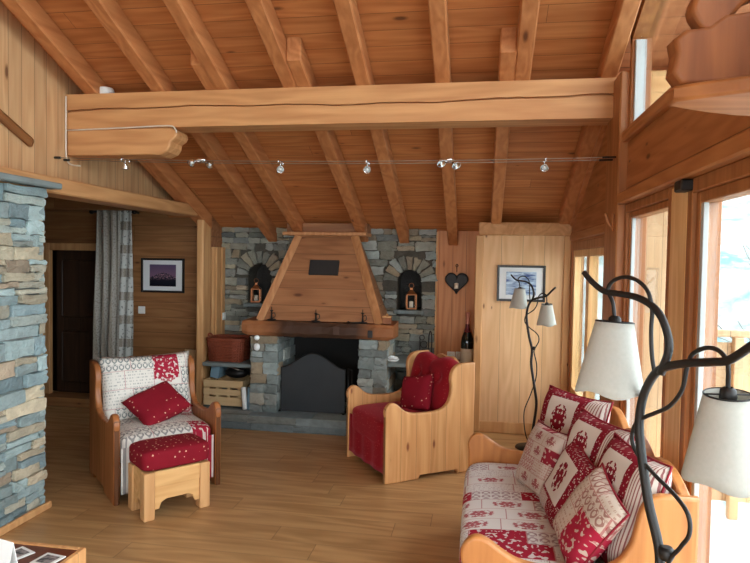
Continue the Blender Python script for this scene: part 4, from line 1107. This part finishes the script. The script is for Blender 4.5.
# ================================================================== coffee table corner
ct = thing('coffee_table', 'low coffee table with a dark brown top and paler edges beside the stone wall', 'table', (-1.98, 1.98, 0))
MB().box(-.37, .37, -.29, .29, .405, .435, .003).build('tabletop', M['table_top'], ct)
mb = MB(); mb.box(.37, .395, -.315, .315, .37, .437, .004).box(-.395, -.37, -.315, .315, .37, .437, .004).box(-.37, .37, .29, .315, .37, .437, .004).box(-.37, .37, -.315, -.29, .37, .437, .004); mb.build('edging', M['pine'], ct)
for sx in (-1, 1):
    for sy in (-1, 1): MB().box(sx * .36 - .03, sx * .36 + .03, sy * .28 - .03, sy * .28 + .03, 0, .405, .005).build('leg', M['pine'], ct)
for x, y, a, lb in ((-1.665, 2.165, -8, 'square photo coaster near the corner of the coffee table'), (-1.815, 2.185, -22, 'square photo coaster half behind the white folded card')):
    o = MB().box(-.047, .047, -.045, .045, 0, .005, .0015).build('coaster', M['coaster']); o.location = (x, y, .4365); o.rotation_euler = (0, 0, R(a)); tag(o, lb, 'coaster', 'photo coasters on the coffee table')
o = MB().prism([(-.03, 0), (-.001, .145), (.001, .145), (.03, 0), (.028, 0), (0, .14), (-.028, 0)], 'YZ', -.075, .075).build('folded_card', M['paper']); o.location = (-1.755, 2.02, .4355); o.rotation_euler = (0, 0, R(-14))
tag(o, 'white folded card standing on the coffee table', 'card')

# ================================================================== overhead things
# cable lighting
tk = thing('cable_light_wires', 'pair of thin steel wires stretched across the room below the purlin', 'lighting cable', (0, 0, 0))
def wire_z(x, y): t = (x + 2.9) / 3.7; return 2.335 - .035 * t - .05 * 4 * t * (1 - t) * .5
WY = (3.97, 4.07)
for yy in WY: MB().tube([(-2.98 + 3.79 * i / 40, yy, wire_z(-2.98 + 3.79 * i / 40, yy)) for i in range(41)], .0025, 5).build('wire', M['steel'], tk)
for yy in WY:
    MB().tube([(-2.995, yy, wire_z(-2.98, yy)), (-2.95, yy, wire_z(-2.95, yy))], .009, 8).build('wall_anchor', M['iron'], tk)
    MB().tube([(.72, yy, wire_z(.72, yy)), (.80, yy, wire_z(.8, yy))], .006, 8).build('tensioner', M['iron'], tk)
GS = 'spotlights on the cable wires'
def spot(x, label, aim, big=False):
    t = thing('cable_spotlight', label, 'spotlight', (x, 4.02, wire_z(x, 4.02)), 0, GS)
    z = 0
    if big:
        mb = MB(); mb.tube([(-.05, -.05, .004), (.05, .05, -.004)], .004, 6).tube([(-.05, .05, 0), (.05, -.05, 0)], .004, 6); mb.build('arms', M['chrome'], t)
        for dx, dy in ((-.045, -.045), (.045, .045)):
            T = Matrix.Translation((dx, dy, -.01)) @ aim
            MB().lathe([(.008, .03), (.016, .02), (.027, -.01), (.029, -.016), (.025, -.014), (.01, .008), (.001, .01)], 18, M=T, cap=False).build('reflector', M['chrome'], t)
            MB().ball((0, 0, -.004), .009, 1, 1, 1.4, 7, M=T).build('bulb', M['white_ceramic'], t)
        MB().ball((0, 0, .012), .02, 1.6, 1, .8, 8).build('hub', M['chrome'], t)
    else:
        MB().tube([(0, -.05, .006), (0, .05, .006)], .0035, 6).tube([(0, -.05, .012), (0, -.05, -.012)], .006, 6).tube([(0, .05, .012), (0, .05, -.012)], .006, 6).tube([(0, 0, .006), (0, 0, -.03)], .0035, 6).build('arms', M['chrome'], t)
        T = Matrix.Translation((0, 0, -.045)) @ aim
        MB().lathe([(.007, .03), (.012, .024), (.024, -.006), (.026, -.012), (.022, -.009), (.008, .012), (.001, .014)], 18, M=T, cap=False).build('reflector', M['chrome'], t)
        MB().ball((0, 0, -.002), .010, 1, 1, 1.3, 7, M=T).build('bulb', M['white_ceramic'], t)
A = lambda ax, ay: Matrix.Rotation(R(ax), 4, 'X') @ Matrix.Rotation(R(ay), 4, 'Y')
spot(-2.48, 'small cable spotlight hanging below the carved bracket, first from the plank wall', A(20, 10))
spot(-1.91, 'double cable spotlight second from the plank wall, just past the bracket end', A(-40, 20), True)
spot(-1.34, 'small round cable spotlight third from the plank wall', A(-65, -10))
spot(-.745, 'small round cable spotlight fourth from the plank wall, above the niche', A(-65, 5))
spot(-.217, 'double cable spotlight fifth from the plank wall, the one above the alcove', A(-40, -20), True)
spot(.385, 'small cable spotlight last of the row, nearest the window wall', A(-55, 10))
# white flex round the bracket
fx = [(-2.99, 4.085, 2.80), (-2.99, 4.085, 2.45), (-2.985, 4.085, 2.35), (-2.94, 4.07, 2.305), (-2.85, 4.05, 2.29)]
pc = thing('power_flex', 'white electric flex running down the purlin end and along the bracket', 'electric flex', (0, 0, 0))
MB().tube(catmull(fx, 6), .006, 6).build('flex_drop', M['cable'], pc)
MB().tube(catmull([(-2.985, 4.092, 2.555), (-2.5, 4.092, 2.566), (-2.2, 4.092, 2.573), (-2.145, 4.092, 2.555), (-2.13, 4.092, 2.525)], 6), .005, 6).build('flex_run', M['cable'], pc)
for k, (y, z) in enumerate(((4.03, 2.30), (4.10, 2.285))):
    pass
# white round fixture on the purlin
wf = thing('round_fixture', 'white round fixture sitting on the purlin near the plank wall', 'detector', (-2.745, 4.19, 2.816))
MB().lathe([(.055, 0), (.062, .006), (.062, .05), (.055, .062), (.001, .064)], 24, cap=False).build('housing', M['white'], wf); MB().box(-.09, -.05, -.03, .03, 0, .05, .004).build('mounting_block', M['iron'], wf)
# stick on the plank wall
st = MB().box(-.012, .012, -.27, .27, -.032, .032, .02, seg=3).build('wooden_stick', M['stick']); st.matrix_world = Matrix.Translation((-2.985, 3.49, 2.50)) @ Matrix.Rotation(R(-24), 4, 'X')
tag(st, 'brown wooden slat with a rounded end fixed to the pale plank wall', 'slat')
# peg on the window post
pg = thing('coat_peg', 'small dark forked peg on the post between the windows', 'peg', (.80, 3.99, 1.90))
MB().box(-.012, 0, -.015, .015, -.05, .06, .004).build('backplate', M['win'], pg); MB().tube(catmull([(-.008, 0, -.03), (-.03, 0, -.0), (-.05, 0, .06)]), .009, 8).build('hook', M['win'], pg)
# carved hanging lamp of wood near the viewer
cl = thing('carved_hanging_lamp', 'large carved wooden hanging lamp near the upper window', 'hanging lamp', (.642, 1.45, 1.998), R(3))
bs = [(-.245, .022), (-.20, .05), (-.14, .085), (-.06, .12), (.06, .135), (.2, .12), (.3, .05), (.32, 0), (.3, -.05), (.2, -.12), (.06, -.135), (-.06, -.12), (-.14, -.085), (-.20, -.05), (-.245, -.022)]
MB().prism(bs, 'XY', .0, .035, .008, seg=2).build('base_plank', M['carved_x'], cl)
bb = [(-.232, .035), (-.25, .06), (-.244, .10), (-.25, .13), (-.225, .15), (-.18, .155), (-.15, .178), (.02, .20), (.2, .21), (.22, .035)]
MB().prism(bb, 'XZ', -.03, .03, .01, seg=2).build('carved_body', M['carved'], cl)
hp = [(x_ - .03, z_ - .045) for x_, z_ in [(-.165, .20), (-.185, .24), (-.165, .29), (-.14, .34), (-.09, .38), (.02, .40), (.14, .38), (.20, .33), (.2, .27), (.12, .245), (.05, .235), (-.02, .26), (-.07, .255), (-.115, .205), (-.14, .185)]]
MB().prism([(p.x, p.y) for p in catmull([(a, b, 0) for a, b in hp], 3)], 'XZ', -.025, .025, .01, seg=2).build('carved_crest', M['carved'], cl)
MB().box(.0, .30, -.10, .10, -.035, 0, .006).build('lower_block', M['carved_x'], cl); MB().box(-.1, .02, -.12, -.095, -.012, .004, .003).build('edge_strip', M['ext'], cl)
MB().box(-.02, .12, -.02, .02, .18, .30, .006).build('neck', M['carved'], cl)
MB().tube([(.08, 0, .39), (.08, 0, 1.9)], .007, 8).build('suspension_rod', M['iron'], cl)
